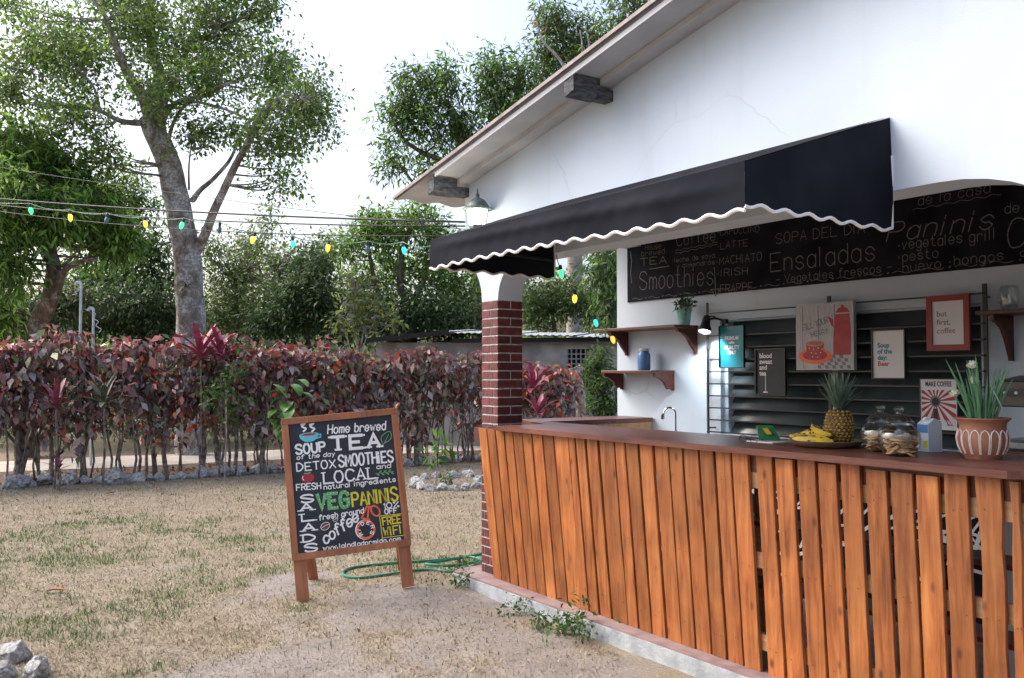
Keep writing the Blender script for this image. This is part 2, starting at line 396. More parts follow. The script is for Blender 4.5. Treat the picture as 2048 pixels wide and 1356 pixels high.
def printed(name, s, size, bold, m, parent, x, y, z, align='LEFT', squeeze=1.0):
    """print standing on a vertical surface facing -Y of the parent"""
    me = ftext(s, size, bold, align); me.materials.clear(); me.materials.append(m)
    return link(name, me, parent, (x, y, z), (R(90), 0, 0), (squeeze, 1, 1))
# ------------------------------------------------------------------ material list
M = {}
M['white'] = plaster('white_plaster', (.49, .575, .68), (.545, .63, .73))
M['soffit'] = mat('painted_soffit', (.44, .45, .48), (.54, .55, .58), .7, 4, .1, 40)
M['roof_red'] = mat('red_roof_sheet', (.20, .165, .165), (.32, .28, .28), .6, 12, .1)
M['tin'] = mat('weathered_tin', (.48, .50, .53), (.68, .70, .73), .45, 6, .15, 30, .3)
M['old_wood'] = mat('tarred_wood', (.035, .04, .05), (.13, .135, .15), .8, 22, .6, 60, stretch=(1, 1, 3))
M['brick'] = mat('brick_paint', (.075, .014, .015), (.15, .028, .028), .65, 22, .5, 90, rnd=.32)
M['mortar'] = mat('white_mortar', (.42, .40, .42), (.64, .62, .64), .9, 25, .5)
M['concrete'] = mat('plinth_concrete', (.27, .29, .31), (.46, .48, .50), .85, 7, .5, 45)
M['redfloor'] = mat('red_oxide_floor', (.20, .135, .135), (.29, .21, .21), .7, 9, .2)
M['slat'] = woodmat('slat_wood', (.16, .040, .011), (.36, .112, .029), (.50, .20, .062), .45, rnd=.34)
M['rail'] = woodmat('pallet_rail', (.28, .14, .06), (.42, .23, .11), (.55, .34, .18), .6, 'X', knots=False)
M['top'] = woodmat('countertop_wood', (.075, .022, .017), (.14, .045, .033), (.20, .078, .058), .38, 'X', 0.05, False)
M['shelf'] = woodmat('shelf_wood', (.06, .015, .011), (.10, .026, .018), (.15, .045, .03), .4, 'X', .1, False)
M['signwood'] = woodmat('sign_wood', (.25, .085, .034), (.38, .14, .058), (.46, .19, .085), .5, 'Z', .12, False)
M['board'] = mat('sign_black', (.012, .014, .022), (.022, .025, .038), .55, 14, .05)
M['slate'] = mat('chalkboard_paint', (.008, .009, .014), (.019, .020, .028), .9, 5, .05, spec=.12)
M['chalk'] = mat('chalk', (.11, .105, .11), (.25, .24, .24), .95, 90)
M['pwhite'] = mat('paint_white', (.82, .84, .84), (.88, .89, .89), .5, 20)
M['pgreen'] = mat('paint_green', (.10, .36, .12), (.16, .46, .18), .5, 20)
M['pyellow'] = mat('paint_yellow', (.62, .55, .02), (.74, .66, .05), .5, 20)
M['pred'] = mat('paint_red', (.33, .014, .03), (.42, .025, .045), .5, 20)
M['porange'] = mat('paint_orange', (.72, .11, .04), (.80, .16, .06), .5, 20)
M['pteal'] = mat('paint_teal', (.10, .52, .62), (.15, .60, .70), .5, 20)
M['pbrown'] = mat('paint_brown', (.13, .05, .045), (.18, .08, .07), .5, 20)
M['canvas'] = mat('awning_canvas', (.006, .0075, .014), (.014, .016, .024), .9, 3, .2, 500, spec=.12)
M['piping'] = mat('white_piping', (.70, .71, .73), (.80, .80, .82), .7, 30)
M['iron'] = mat('black_iron', (.008, .008, .010), (.02, .02, .022), .45, 20)
M['louvre'] = mat('dark_glass', (.035, .045, .05), (.065, .08, .085), .2, 3, spec=.8)
M['frame_blk'] = mat('black_frame', (.008, .008, .009), (.014, .014, .016), .4, 10)
M['frame_red'] = mat('red_frame', (.22, .009, .012), (.27, .013, .016), .4, 10)
M['paper'] = mat('paper_white', (.70, .69, .72), (.74, .73, .76), .6, 8)
M['ink'] = mat('ink_black', (.012, .012, .018), (.02, .02, .028), .6, 10)
M['inkteal'] = mat('ink_teal', (.02, .22, .25), (.03, .26, .29), .6, 10)
M['inkorange'] = mat('ink_orange', (.50, .14, .04), (.55, .18, .06), .6, 10)
M['inkred'] = mat('ink_red', (.36, .02, .025), (.42, .03, .03), .6, 10)
M['poster_teal'] = mat('poster_teal', (.0, .14, .21), (.02, .27, .33), .3, 6)
M['poster_grey'] = mat('poster_planks', (.38, .38, .40), (.50, .50, .52), .6, 18, stretch=(6, 1, 1))
M['pgrey'] = mat('print_grey', (.14, .14, .15), (.2, .2, .21), .6, 10)
M['chrome'] = mat('chrome', (.6, .6, .62), (.75, .75, .77), .12, 3, metal=1)
M['steel'] = mat('brushed_steel', (.30, .31, .32), (.42, .43, .44), .35, 12, metal=.8)
M['galv'] = mat('galvanised_pipe', (.42, .45, .48), (.56, .59, .62), .5, 12, metal=.3)
M['machine'] = mat('machine_body', (.045, .035, .022), (.07, .055, .035), .4, 10)
M['mint'] = mat('mint_pot', (.17, .42, .38), (.22, .48, .44), .5, 10)
M['bluejar'] = mat('blue_jar', (.08, .22, .50), (.11, .27, .56), .3, 8)
M['cup_blue'] = mat('blue_cup', (.03, .14, .42), (.05, .18, .5), .35, 8)
M['lid'] = mat('pale_lid', (.55, .58, .60), (.65, .67, .68), .4, 8)
M['terracotta'] = mat('terracotta', (.26, .10, .06), (.36, .155, .095), .6, 14, .15, 60)
M['chalkline'] = mat('white_glaze', (.60, .50, .45), (.74, .66, .62), .6, 30)
M['soil'] = mat('potting_soil', (.02, .014, .01), (.05, .035, .025), .95, 40, .8)
M['glass'] = glassmat('clear_glass')
M['cookie'] = mat('cookie', (.48, .28, .12), (.64, .42, .21), .85, 60, .4, rnd=.2)
M['banana'] = mat('banana_skin', (.48, .31, .02), (.64, .45, .05), .5, 10)
M['bananadark'] = mat('banana_spots', (.05, .025, .01), (.12, .06, .02), .6, 20)
M['pineapple'] = mat('pineapple_skin', (.20, .10, .02), (.42, .27, .06), .6, 50, rnd=.15)
M['carton'] = mat('carton_white', (.60, .64, .70), (.66, .70, .75), .5, 6)
M['cartonblue'] = mat('carton_blue', (.06, .20, .48), (.09, .26, .55), .5, 6)
M['bookgreen'] = mat('book_green', (.02, .12, .05), (.03, .16, .07), .4, 8)
M['tray'] = woodmat('tray_wood', (.12, .06, .03), (.20, .11, .06), (.28, .17, .10), .5, 'X', .05, False)
M['verdigris'] = mat('verdigris_metal', (.09, .12, .12), (.18, .22, .22), .55, 20, metal=.4)
M['lampglass'] = emis('lamp_glass', (1.0, .97, .80), 3.2, (.9, .9, .85))
M['spotglow'] = emis('spot_bulb', (.88, .97, 1.0), 14)
M['cable'] = mat('black_cable', (.012, .012, .014), (.03, .03, .034), .6, 20)
M['hose'] = mat('green_hose', (.01, .13, .085), (.02, .20, .13), .4, 10)
M['bark'] = barkmat('lichen_bark', (.10, .082, .07), (.27, .235, .21), (.56, .57, .58), 1.0, .75)
M['bark2'] = barkmat('brown_bark', (.06, .045, .035), (.18, .14, .115), (.34, .33, .32), 1.4, .2)
M['bark3'] = mat('pale_bark', (.22, .19, .17), (.42, .39, .36), .95, 12, .7, 40)
M['stem'] = mat('hedge_stem', (.07, .05, .04), (.27, .23, .20), .9, 16, .6, 60)
M['stone'] = mat('pale_stone', (.26, .255, .25), (.64, .63, .61), .95, 4, 1.0, 28, rnd=.2)
M['shedwall'] = mat('shed_concrete', (.20, .195, .19), (.35, .34, .335), .9, 2.2, .4, 25)
M['dark'] = mat('dark_void', (.008, .008, .009), (.012, .012, .014), .9, 5)
M['hill'] = mat('dry_hillside', (.07, .075, .04), (.16, .14, .095), .95, .35, .3, 2)
M['path'] = mat('sandy_path', (.42, .36, .30), (.54, .47, .40), .95, 3, .4, 40)
M['leaf'] = leafmat('leaf', .45, .50)
M['leafg'] = leafmat('leaf_glossy', .30, .22)
M['grass'] = leafmat('grass_blade', .7, .25, .2)
# ------------------------------------------------------------------ ground
rng = np.random.default_rng(7); rnd = random.Random(5)
def sstep(a, b, x): 
    t = min(1, max(0, (x - a) / (b - a))); return t * t * (3 - 2 * t)
def nz(x, y, s, o=0.0): return noise.noise(Vector((x * s + o, y * s - o, o * .37)))
MOUND = (-.62, 6.35)
def gh(x, y):
    z = .05 * math.exp(-((x - MOUND[0]) ** 2 + (y - MOUND[1]) ** 2) / .16)
    if -12 < x < 5 and 2 < y < 16: z += .008 * nz(x, y, 2.2) 
    return z
DIRT = [(G(px, py), r) for px, py, r in ((700, 1235, .55), (800, 1210, .55), (960, 1260, .55), (860, 1300, .5), (1080, 1310, .5), (1180, 1345, .45), (560, 1175, .35), (640, 1150, .3), (600, 1320, .5), (720, 1340, .6), (450, 1345, .35), (1000, 1200, .35))]
GREEN = [(G(px, py), r) for px, py, r in ((410, 1165, .45), (360, 1195, .35), (110, 1130, .5), (200, 1120, .4), (60, 1245, .5), (140, 1270, .3), (330, 1060, .6), (150, 1050, .6), (520, 1140, .3), (680, 1110, .4), (460, 1080, .5), (20, 1080, .6), (870, 1140, .4), (960, 1120, .3), (250, 1240, .3))]
def dirt(x, y):
    d = 0
    for c, r in DIRT: d = max(d, 1 - math.hypot(x - c.x, (y - c.y) * .75) / (r * 1.3))
    return sstep(.05, .75, d + .55 * nz(x, y, 2.1, 3.1) + .35 * nz(x, y, 7, 1.1))
def green(x, y):
    d = -.15
    for c, r in GREEN: d = max(d, .9 - math.hypot(x - c.x, (y - c.y) * .7) / (r * 1.6))
    return sstep(.02, .75, d * .55 + .50 * nz(x, y, 2.0, 8.3) + .5 * nz(x, y, 7.5, 4.4))
hedge_a, hedge_b = Vector((-6.95, 11.75, 0)), Vector((-.45, 15.35, 0))
hd = (hedge_b - hedge_a).normalized(); hn = Vector((-hd.y, hd.x, 0))
def hedge_side(x, y): return (Vector((x, y, 0)) - hedge_a).dot(hn)      # >0 is behind the stone border
xs = np.concatenate([np.linspace(-300, -9, 14), np.arange(-8.7, 4.0, .075), np.linspace(4.6, 300, 14)])
ys = np.concatenate([np.linspace(-120, 2.6, 8), np.arange(2.9, 17.0, .075), np.linspace(17.8, 400, 16)])
V = []; C = []
for y in ys:
    for x in xs:
        near = -9 < x < 4.2 and 2.8 < y < 17.2
        V.append((x, y, gh(x, y) if near else 0))
        if near:
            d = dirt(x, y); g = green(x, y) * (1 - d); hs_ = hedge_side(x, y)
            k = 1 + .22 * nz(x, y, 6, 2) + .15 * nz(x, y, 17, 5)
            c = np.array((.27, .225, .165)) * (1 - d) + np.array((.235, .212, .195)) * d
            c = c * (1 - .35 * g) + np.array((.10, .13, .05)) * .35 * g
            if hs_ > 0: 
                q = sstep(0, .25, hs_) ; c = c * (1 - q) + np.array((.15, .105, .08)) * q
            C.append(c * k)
        else: C.append((.09, .08, .05) if y > 17 else (.24, .19, .14))
nx, ny = len(xs), len(ys)
ii = np.arange(nx * ny).reshape(ny, nx)
Fq = np.stack([ii[:-1, :-1].ravel(), ii[:-1, 1:].ravel(), ii[1:, 1:].ravel(), ii[1:, :-1].ravel()], 1)
m, n, l, p = nodes('dry_lawn')
a = n.new('ShaderNodeAttribute'); a.attribute_name = 'col'
tc = n.new('ShaderNodeTexCoord')
t1 = n.new('ShaderNodeTexNoise'); t1.inputs['Scale'].default_value = 55; t1.inputs['Detail'].default_value = 8; t1.inputs['Roughness'].default_value = .7; l.new(tc.outputs['Object'], t1.inputs['Vector'])
r1 = n.new('ShaderNodeMapRange'); r1.inputs[1].default_value = .3; r1.inputs[2].default_value = .7; r1.inputs[3].default_value = .62; r1.inputs[4].default_value = 1.35
l.new(t1.outputs['Fac'], r1.inputs[0])
mx = n.new('ShaderNodeVectorMath'); mx.operation = 'SCALE'; l.new(a.outputs['Color'], mx.inputs[0]); l.new(r1.outputs[0], mx.inputs['Scale'])
l.new(mx.outputs[0], p.inputs['Base Color']); p.inputs['Roughness'].default_value = .95; p.inputs['Specular IOR Level'].default_value = .15
b = n.new('ShaderNodeBump'); b.inputs['Strength'].default_value = .9; b.inputs['Distance'].default_value = .012; l.new(t1.outputs['Fac'], b.inputs['Height']); l.new(b.outputs[0], p.inputs['Normal'])
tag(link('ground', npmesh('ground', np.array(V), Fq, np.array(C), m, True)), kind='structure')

# grass blades over the lawn in view
def blades():
    N = 210000
    y = 4.0 + (15.0 - 4.0) * rng.random(N) ** 1.55
    x = rng.uniform(-.62, .12, N) * y
    keep = []; kind = []
    for i in range(N):
        X, Y = x[i], y[i]
        q = Vector((X, Y, 0)) - P0
        if q.dot(VY) > -.24 and q.dot(WX) > -.45: keep.append(False); kind.append(0); continue
        if hedge_side(X, Y) > .1: keep.append(rnd.random() < .12); kind.append(0); continue
        d = dirt(X, Y); g = green(X, Y)
        keep.append(rnd.random() < 1 - .82 * d)
        kind.append(1 if rnd.random() < g * .62 + .02 else 0)
    keep = np.array(keep); kind = np.array(kind)[keep]; x = x[keep]; y = y[keep]; N = len(x)
    z = np.array([gh(a_, b_) for a_, b_ in zip(x, y)])
    an = rng.uniform(0, 2 * np.pi, N); ln = np.where(kind == 1, rng.uniform(.018, .05, N), rng.uniform(.012, .04, N))
    tilt = np.where(kind == 1, rng.uniform(.2, 1.0, N), rng.uniform(.7, 1.45, N))
    w = rng.uniform(.0022, .0042, N) * (1 + .09 * (y - 4))
    dx, dy = np.cos(an), np.sin(an)
    tip = np.stack([x + dx * np.sin(tilt) * ln, y + dy * np.sin(tilt) * ln, z + np.cos(tilt) * ln], 1)
    b0 = np.stack([x - dy * w, y + dx * w, z - .002], 1); b1 = np.stack([x + dy * w, y - dx * w, z - .002], 1)
    V = np.stack([b0, b1, tip], 1).reshape(-1, 3)
    dry = np.array([(.36, .30, .225), (.31, .26, .19), (.41, .35, .27), (.27, .23, .17)]); grn = np.array([(.085, .14, .04), (.12, .18, .06), (.16, .20, .07), (.07, .13, .055)])
    c = np.where((kind == 1)[:, None], grn[rng.integers(0, 4, N)], dry[rng.integers(0, 4, N)]) * rng.uniform(.75, 1.2, (N, 1))
    return npmesh('lawn_grass', V, np.arange(3 * N).reshape(-1, 3), np.repeat(c, 3, 0), M['grass'])
tag(link('lawn_grass', blades()), 'short dry tan lawn grass with scattered green patches', 'grass', kind='stuff')

# sandy path beyond the hedge, hill at the back
def strip(name, m, pts_a, pts_b, z):
    n_ = len(pts_a); V = [(p[0], p[1], z) for p in pts_a] + [(p[0], p[1], z) for p in pts_b]
    mb = MB(); mb.add(V, [(i, i + 1, n_ + i + 1, n_ + i) for i in range(n_ - 1)]); return tag(mb.build(name, m), kind='structure')
pa, pb = [], []
for i in range(24):
    s = -6 + i * .9; c = hedge_a + hd * s
    pa.append(c + hn * (2.3 + .18 * nz(s, 0, .8))); pb.append(c + hn * (4.3 + .25 * nz(s, 3, .7)))
strip('path', M['path'], pa, pb, .006)
def hillz(x, y):
    k = sstep(34, 62, y); return k * (4.0 + 3.2 * sstep(-12, 14, x) + 1.0 * nz(x, y, .06, 2)) - .3 * (1 - k)
hx = np.linspace(-70, 70, 71); hy = np.linspace(34, 110, 39); mb = MB()
mb.add([(x, y, hillz(x, y)) for y in hy for x in hx], [(j * 71 + i, j * 71 + i + 1, (j + 1) * 71 + i + 1, (j + 1) * 71 + i) for j in range(38) for i in range(70)])
tag(mb.build('hill', M['hill'], smooth=True), kind='structure')
# ------------------------------------------------------------------ the cafe building
def bthing(name, label, cat, t=0, v=0, h=0, group=None): return thing(name, label, cat, B(t, v, h), TH, group)
bld = bthing('cafe_building', 'white plastered gable building with low pitched roof and an arched serving opening', 'building')
DB = 1.60                                            # depth of the rear wall of the bar
def roofz(t): return 2.95 + .185 * (t + .41) if t < 5 else 2.95 + .185 * (10.41 - t)
arcL = [(-.21 - .236 * (1 - math.cos(a)), 2.04 + .29 * math.sin(a)) for a in [R(90) * k / 8 for k in range(9)]]
arcR = [(.0 + .27 * (1 - math.cos(a)), 2.04 + .26 * math.sin(a)) for a in [R(90) * k / 8 for k in range(9)]]
arcE = [(3.9 - .62 * (1 - math.cos(a)), 1.86 + .44 * math.sin(a)) for a in [R(90) * k / 10 for k in range(11)]][::-1]
poly = [(-.21, 2.04), (0, 2.04)] + arcR[1:] + arcE + [(3.9, 0), (10.0, 0), (10.0, roofz(10.0)), (5, roofz(4.999)), (-.446, roofz(-.446))] + arcL[::-1][:-1]
w = MB().prism(poly, 1, 0, .21).mesh('wall', M['white']); fixn(w); link('wall', w, bld)
# left side beam and house body
side = MB().prism([(.2105, 2.58), (DB - .002, 2.58), (DB - .002, roofz(-.4) - .01), (.2105, roofz(-.4) - .01)], 0, -.446, -.25).build('side_beam', M['white'], bld)
# rear wall around the window
WL, WT = hit(1440, 640, DB); _, WB_ = hit(1440, 868, DB); WR, _ = hit(1962, 610, DB)
def rear(p):
    w = MB().prism(p, 1, DB, DB + .16).mesh('rear_wall', M['white']); fixn(w); return link('rear_wall', w, bld)
rear([(-.57, 0), (WL, 0), (WL, roofz(WL)), (-.57, roofz(-.57))])
rear([(WR, 0), (10, 0), (10, roofz(10)), (5, roofz(4.999)), (WR, roofz(WR))])
rear([(WL + .0005, 0), (WR - .0005, 0), (WR - .0005, WB_), (WL + .0005, WB_)])
rear([(WL + .0005, WT), (WR - .0005, WT), (WR - .0005, roofz(WR)), (WL + .0005, roofz(WL))])
MB().box(-.57, -.41, DB + .161, 7, 0, roofz(-.57)).build('end_wall', M['white'], bld)
MB().box(-.40, 9.9, 6.85, 7.0, 0, 2.9).build('far_wall', M['white'], bld)
MB().box(9.85, 9.999, .211, 6.849, 0, 2.9).build('end_wall', M['white'], bld)
# floor and plinth
MB().prism([(-.40, -.04), (-.34, -.165), (3.7, -.150), (10, -.13), (10, 6.8), (-.40, 6.8)], 2, -.15, .088).build('plinth', M['concrete'], bld)
MB().prism([(-.395, -.035), (-.335, -.158), (3.7, -.143), (9.99, -.124), (9.99, 1.598), (-.395, 1.598)], 2, .0885, .1).build('floor', M['redfloor'], bld)
# roof: corrugated sheets, front soffit board, red edge
def roofsheet(t0, t1, name):
    def fn(u, q):
        v = -.32 + 7.6 * u; t = t0 + (t1 - t0) * q
        return (t, v, roofz(t) + .035 + .011 * math.sin(v * 2 * math.pi / .27))
    a = MB().grid(fn, 170, 6)
    nv = len(a.v); a.add([(x, y, z + .006) for x, y, z in a.v], [tuple(i for i in f[::-1]) for f in a.f])
    o = a.build(name, M['soffit'], bld, smooth=True); return o
rf = roofsheet(-.975, 5.0, 'roof')
rf2 = roofsheet(10.8, 5.0, 'roof')
def sloped(t0, t1, v0, v1, d0, d1, name, m, par):
    return MB().add([(t, v, roofz(t) + d) for d in (d0, d1) for v in (v0, v1) for t in (t0, t1)],
        [(0, 2, 3, 1), (4, 5, 7, 6), (0, 1, 5, 4), (2, 6, 7, 3), (0, 4, 6, 2), (1, 3, 7, 5)]).build(name, m, par)
sloped(-.36, 4.99, -.300, -.0015, .002, .016, 'soffit_board', M['soffit'], bld)
sloped(-.36, 4.99, -.312, -.301, -.012, .020, 'fascia', M['soffit'], bld)
sloped(-.985, 4.99, -.335, -.3135, .034, .056, 'roof_edge', M['roof_red'], bld)
sloped(-.36, 4.99, -.105, -.003, -.03, .0015, 'cornice', M['soffit'], bld)
for tp in (-.475, 1.17, 2.85):
    z = roofz(tp) 
    MB().add([(t, v, (z if t == tp else roofz(tp + .12)) + d) for d in (-.105, -.004) for v in (-.305, -.106 if False else -.1055) for t in (tp, tp + .088)],
        [(0, 2, 3, 1), (4, 5, 7, 6), (0, 1, 5, 4), (2, 6, 7, 3), (0, 4, 6, 2), (1, 3, 7, 5)]).build('purlin', M['old_wood'], bld)
    MB().box(tp + .004, tp + .084, -.1050, -.0005, z - .10, z - .033).build('purlin', M['old_wood'], bld)
# brick pillar
pil = MB().box(-.207, -.003, .003, .207, .1005, 2.0395).build('pillar', M['mortar'], bld)
CH = (2.04 - .1) / 31.0; J = .0095
bm_cache = {}
def brick(x0, x1, face, z):
    L = round(x1 - x0, 4)
    if L not in bm_cache:
        bm_cache[L] = MB().box(-L / 2, L / 2, -.004, .004, -(CH - J) / 2, (CH - J) / 2, .0015).mesh('brick', M['brick'])
    me = bm_cache[L]; c = (x0 + x1) / 2
    if face == 'front': loc, rz = (-.21 + c, .0025, z), 0
    elif face == 'back': loc, rz = (-.21 + c, .2075, z), 0
    elif face == 'right': loc, rz = (-.0025, c, z), R(90)
    else: loc, rz = (-.2075, c, z), R(90)
    link('brick', me, pil, loc, (0, 0, rz))
for k in range(31):
    z = .1 + CH * (k + .5)
    if k % 2: fr = [(.0, .1), (.1 + J, .21)]; rt = [(.006, .21)]
    else: fr = [(.0, .032), (.032 + J, .15), (.15 + J, .21)]; rt = [(.006, .105), (.105 + J, .21)]
    for a_, b_ in fr: brick(a_, b_, 'front', z); brick(a_ + .0, b_, 'back', z)
    for a_, b_ in rt: brick(max(a_, .008), min(b_, .202), 'right', z); brick(max(a_, .008), min(b_, .202), 'left', z)
# window: frame, dark glass louvres, security grille
win = MB().box(WL, WL + .03, DB + .05, DB + .15, WB_ + .0005, WT - .0005).box(WR - .03, WR, DB + .05, DB + .15, WB_ + .0005, WT - .0005)
win.box(WL + .03, WR - .03, DB + .05, DB + .149, WB_ + .0005, WB_ + .012).box(WL + .03, WR - .03, DB + .05, DB + .149, WT - .012, WT - .0005)
win = win.build('window', M['white'], bld)
TM, _ = hit(1660, 700, DB)
MB().box(TM - .03, TM + .03, DB + .04, DB + .14, WB_ + .001, WT - .001).build('mullion', M['soffit'], win)
MB().box(WL + .03, WR - .03, DB + .1505, DB + .158, WB_ + .001, WT - .001).build('dark_backing', M['dark'], win)
NL = 9; lh = (WT - WB_) / NL
for (x0, x1) in ((WL + .032, TM - .032), (TM + .032, WR - .032)):
    me = MB().add([(0, -.045, 0), (x1 - x0, -.045, 0), (x1 - x0, .02, lh * 1.06), (0, .02, lh * 1.06), (0, -.041, -.001), (x1 - x0, -.041, -.001), (x1 - x0, .024, lh * 1.06), (0, .024, lh * 1.06)],
        [(0, 1, 2, 3), (7, 6, 5, 4), (0, 4, 5, 1), (3, 2, 6, 7), (0, 3, 7, 4), (1, 5, 6, 2)]).mesh('louvre', M['louvre'])
    for k in range(NL): link('louvre', me, win, (x0, DB + .108, WB_ + .002 + lh * k * .985))
MB().box(WL - .05, WR + .05, DB - .05, DB - .001, WB_ - .05, WB_ - .001).build('window_sill', M['redfloor'], bld)
GV = DB - .085
gr = MB().box(WL - .06, WL - .045, GV, GV + .012, hit(1419, 875, GV)[1], hit(1419, 605, GV)[1]).build('security_grille', M['iron'], bld)
for px, y0 in ((1657, 592), (1968, 567)):
    t_, h_ = hit(px, y0, GV); MB().box(t_ - .012, t_ + .012, GV, GV + .012, WB_ - .02, h_).build('grille_bar', M['iron'], gr)
t_r = hit(1968, 600, GV)[0]; h_top = hit(1421, 627, GV)[1]; h_bot = hit(1421, 863, GV)[1]
me = MB().box(0, t_r - WL + .05, -.006, .006, -.005, .005).mesh('grille_bar', M['iron'])
for k in range(10): link('grille_bar', me, gr, (WL - .05, GV - .0065, h_top - (h_top - h_bot) * (0 if k == 0 else (k + .9) / 9.9)))
for k in (0, 9):
    for tt in (WL - .0525, t_r - .012):
        MB().tube([(tt, GV + .0125, h_top - (h_top - h_bot) * (.02 if k == 0 else .97)), (tt, DB + .002, h_top - (h_top - h_bot) * (.02 if k == 0 else .97))], .006, 6).build('grille_bracket', M['iron'], gr)

# chalkboard menu painted across the rear wall
cbl, cbh = hit(1257, 605, DB); _, cbh2 = hit(2000, 549, DB)
mbd = bthing('menu_board', 'long black chalkboard menu with handwritten Spanish drinks and food on rear wall', 'menu board', cbl, DB, cbh)
MB().box(0, 4.4, -.012, -.0005, 0, .62).build('panel', M['slate'], mbd)
chk = MB()
def cb(px, py):
    t_, h_ = hit(px, py, DB - .013); return t_ - cbl, h_ - cbh
def place_cb(x, y, o): return (x, -.0125 - o, y)
rl = random.Random(3)
def ct(s, x0, y0, x1, y1, hp, wpx=1.5, **k):
    a = cb(x0, y0); b_ = cb(x1, y1); c = cb((x0 + x1) / 2, (y0 + y1) / 2); d = cb((x0 + x1) / 2, (y0 + y1) / 2 - hp)
    ws = []
    def newm(): ws.append(MB()); return ws[-1]
    lettering(newm, s, a[0], a[1], b_[0], b_[1], d[1] - c[1], wpx * .0034, place_cb, rng=rl, jit=.002, **k)
    for q in ws: q.build('chalk_word', M['chalk'], mbd)
def z2(x, y): return 1200 + x / 2.711, 400 + y / 2.712
def z3(x, y): return 1600 + x / 3.766, 340 + y / 3.767
for s, a, b_, hp, w_ in (('House', (245, 272), (330, 262), 11, 1), ('brewed', (225, 305), (350, 290), 11, 1), ('TEA', (220, 355), (360, 342), 14, 1.8), ('Coffee', (415, 248), (625, 220), 22, 1.5),
        ('*leche de soya', (395, 340), (622, 312), 9, 1), ('y almendras', (415, 370), (622, 347), 9, 1), ('Smoothies', (215, 485), (612, 460), 36, 1.8), ('*CAPUCCINO', (640, 192), (862, 172), 12, 1.1),
        ('*LATTE', (640, 268), (800, 250), 13, 1.2), ('*MACHiATO', (635, 352), (876, 325), 15, 1.2), ('*IRISH', (640, 417), (800, 402), 14, 1.2), ('*FRAPPE', (640, 502), (825, 488), 15, 1.3)):
    ct(s, *z2(*a), *z2(*b_), hp, w_)
ct('SOPA DEL DIA', 1552, 487, 1729, 465, 20, 1.3); ct('Ensaladas', 1541, 544, 1749, 520, 38, 2); ct('- Vegetales frescos -', 1552, 567, 1784, 542, 16, 1.2)
for s, a, b_, hp, w_, sl_ in (('de la casa', (890, 268), (1430, 168), 20, 1.1, .1), ('Paninis', (650, 540), (1440, 440), 38, 2.0, .3), ('*vegetales grill', (745, 600), (1470, 520), 21, 1.3, 0), ('*pesto', (745, 690), (1040, 658), 19, 1.2, 0),
        ('*huevo', (745, 772), (1060, 736), 19, 1.2, 0), ('*hongos', (1130, 722), (1530, 675), 19, 1.3, 0), ('de', (1545, 330), (1650, 318), 20, 1.2, 0), ('C', (1560, 585), (1690, 570), 55, 1.8, .1), ('a', (1662, 655), (1700, 650), 16, 1.2, 0)):
    ct(s, *z3(*a), *z3(*b_), hp, w_, slant=sl_)
chk = MB()
def wave(x0, x1, y, amp, per, w_, n_=60):
    ribbon(chk, [(x0 + (x1 - x0) * i / n_, y + amp * math.sin((x1 - x0) * i / n_ / per * 2 * math.pi)) for i in range(n_ + 1)], w_, place_cb, .0003)
x = .06
while x < 3.1:
    wave(x, x + .13, .022, .008, .13, .0038, 14); ribbon(chk, [(x + .165, .022), (x + .172, .026)], .008, place_cb, .0004); x += .2
for (a_, b_) in ((z3(850, 300), z3(1510, 180)), (z2(410, 290), z2(640, 240)), (z2(410, 275), z2(640, 228))):
    p_, q_ = cb(*a_), cb(*b_); n_ = 40
    ribbon(chk, [(p_[0] + (q_[0] - p_[0]) * i / n_, p_[1] + (q_[1] - p_[1]) * i / n_ + .005 * math.sin(i * .9)) for i in range(n_ + 1)], .0035, place_cb, .0005)
for p_ in ([z2(620, 365), z2(628, 520)], [z2(600, 485), z2(628, 522), z2(655, 482), z2(600, 485)], [z2(270, 375), z2(375, 358)], [z2(165, 280), z2(172, 330), z2(165, 400), z2(172, 450)]):
    ribbon(chk, [cb(*q_) for q_ in p_], .006, place_cb, .0006)
o = chk.build('chalk_flourishes', M['chalk'], mbd); o['kind'] = 'stuff'

# black painted wall panel with white strokes under the window
mur = bthing('mural_panel', 'black panel with white painted strokes behind the bar slats', 'mural', .2, DB, .1)
MB().box(0, 4.2, -.014, -.0005, .0, .70).build('panel', M['slate'], mur)
st = MB(); rs = random.Random(11)
for k in range(60):
    x, z = rs.uniform(.1, 4.1), rs.uniform(.06, .64); a_ = rs.uniform(-.5, .5) + (rs.random() < .25) * 1.2; L = rs.uniform(.12, .38); pts = [(x, z)]
    for i in range(2):
        x2 = min(max(pts[-1][0] + L * math.cos(a_), .02), 4.18); z2_ = min(max(pts[-1][1] + L * math.sin(a_), .02), .68); pts.append((x2, z2_)); a_ += rs.uniform(-.9, .9)
    ribbon(st, pts, rs.uniform(.012, .024), lambda x, y, o: (x, -.0145 - o, y), (k % 30) * .0001)
o = st.build('white_strokes', M['pwhite'], mur); o['kind'] = 'stuff'
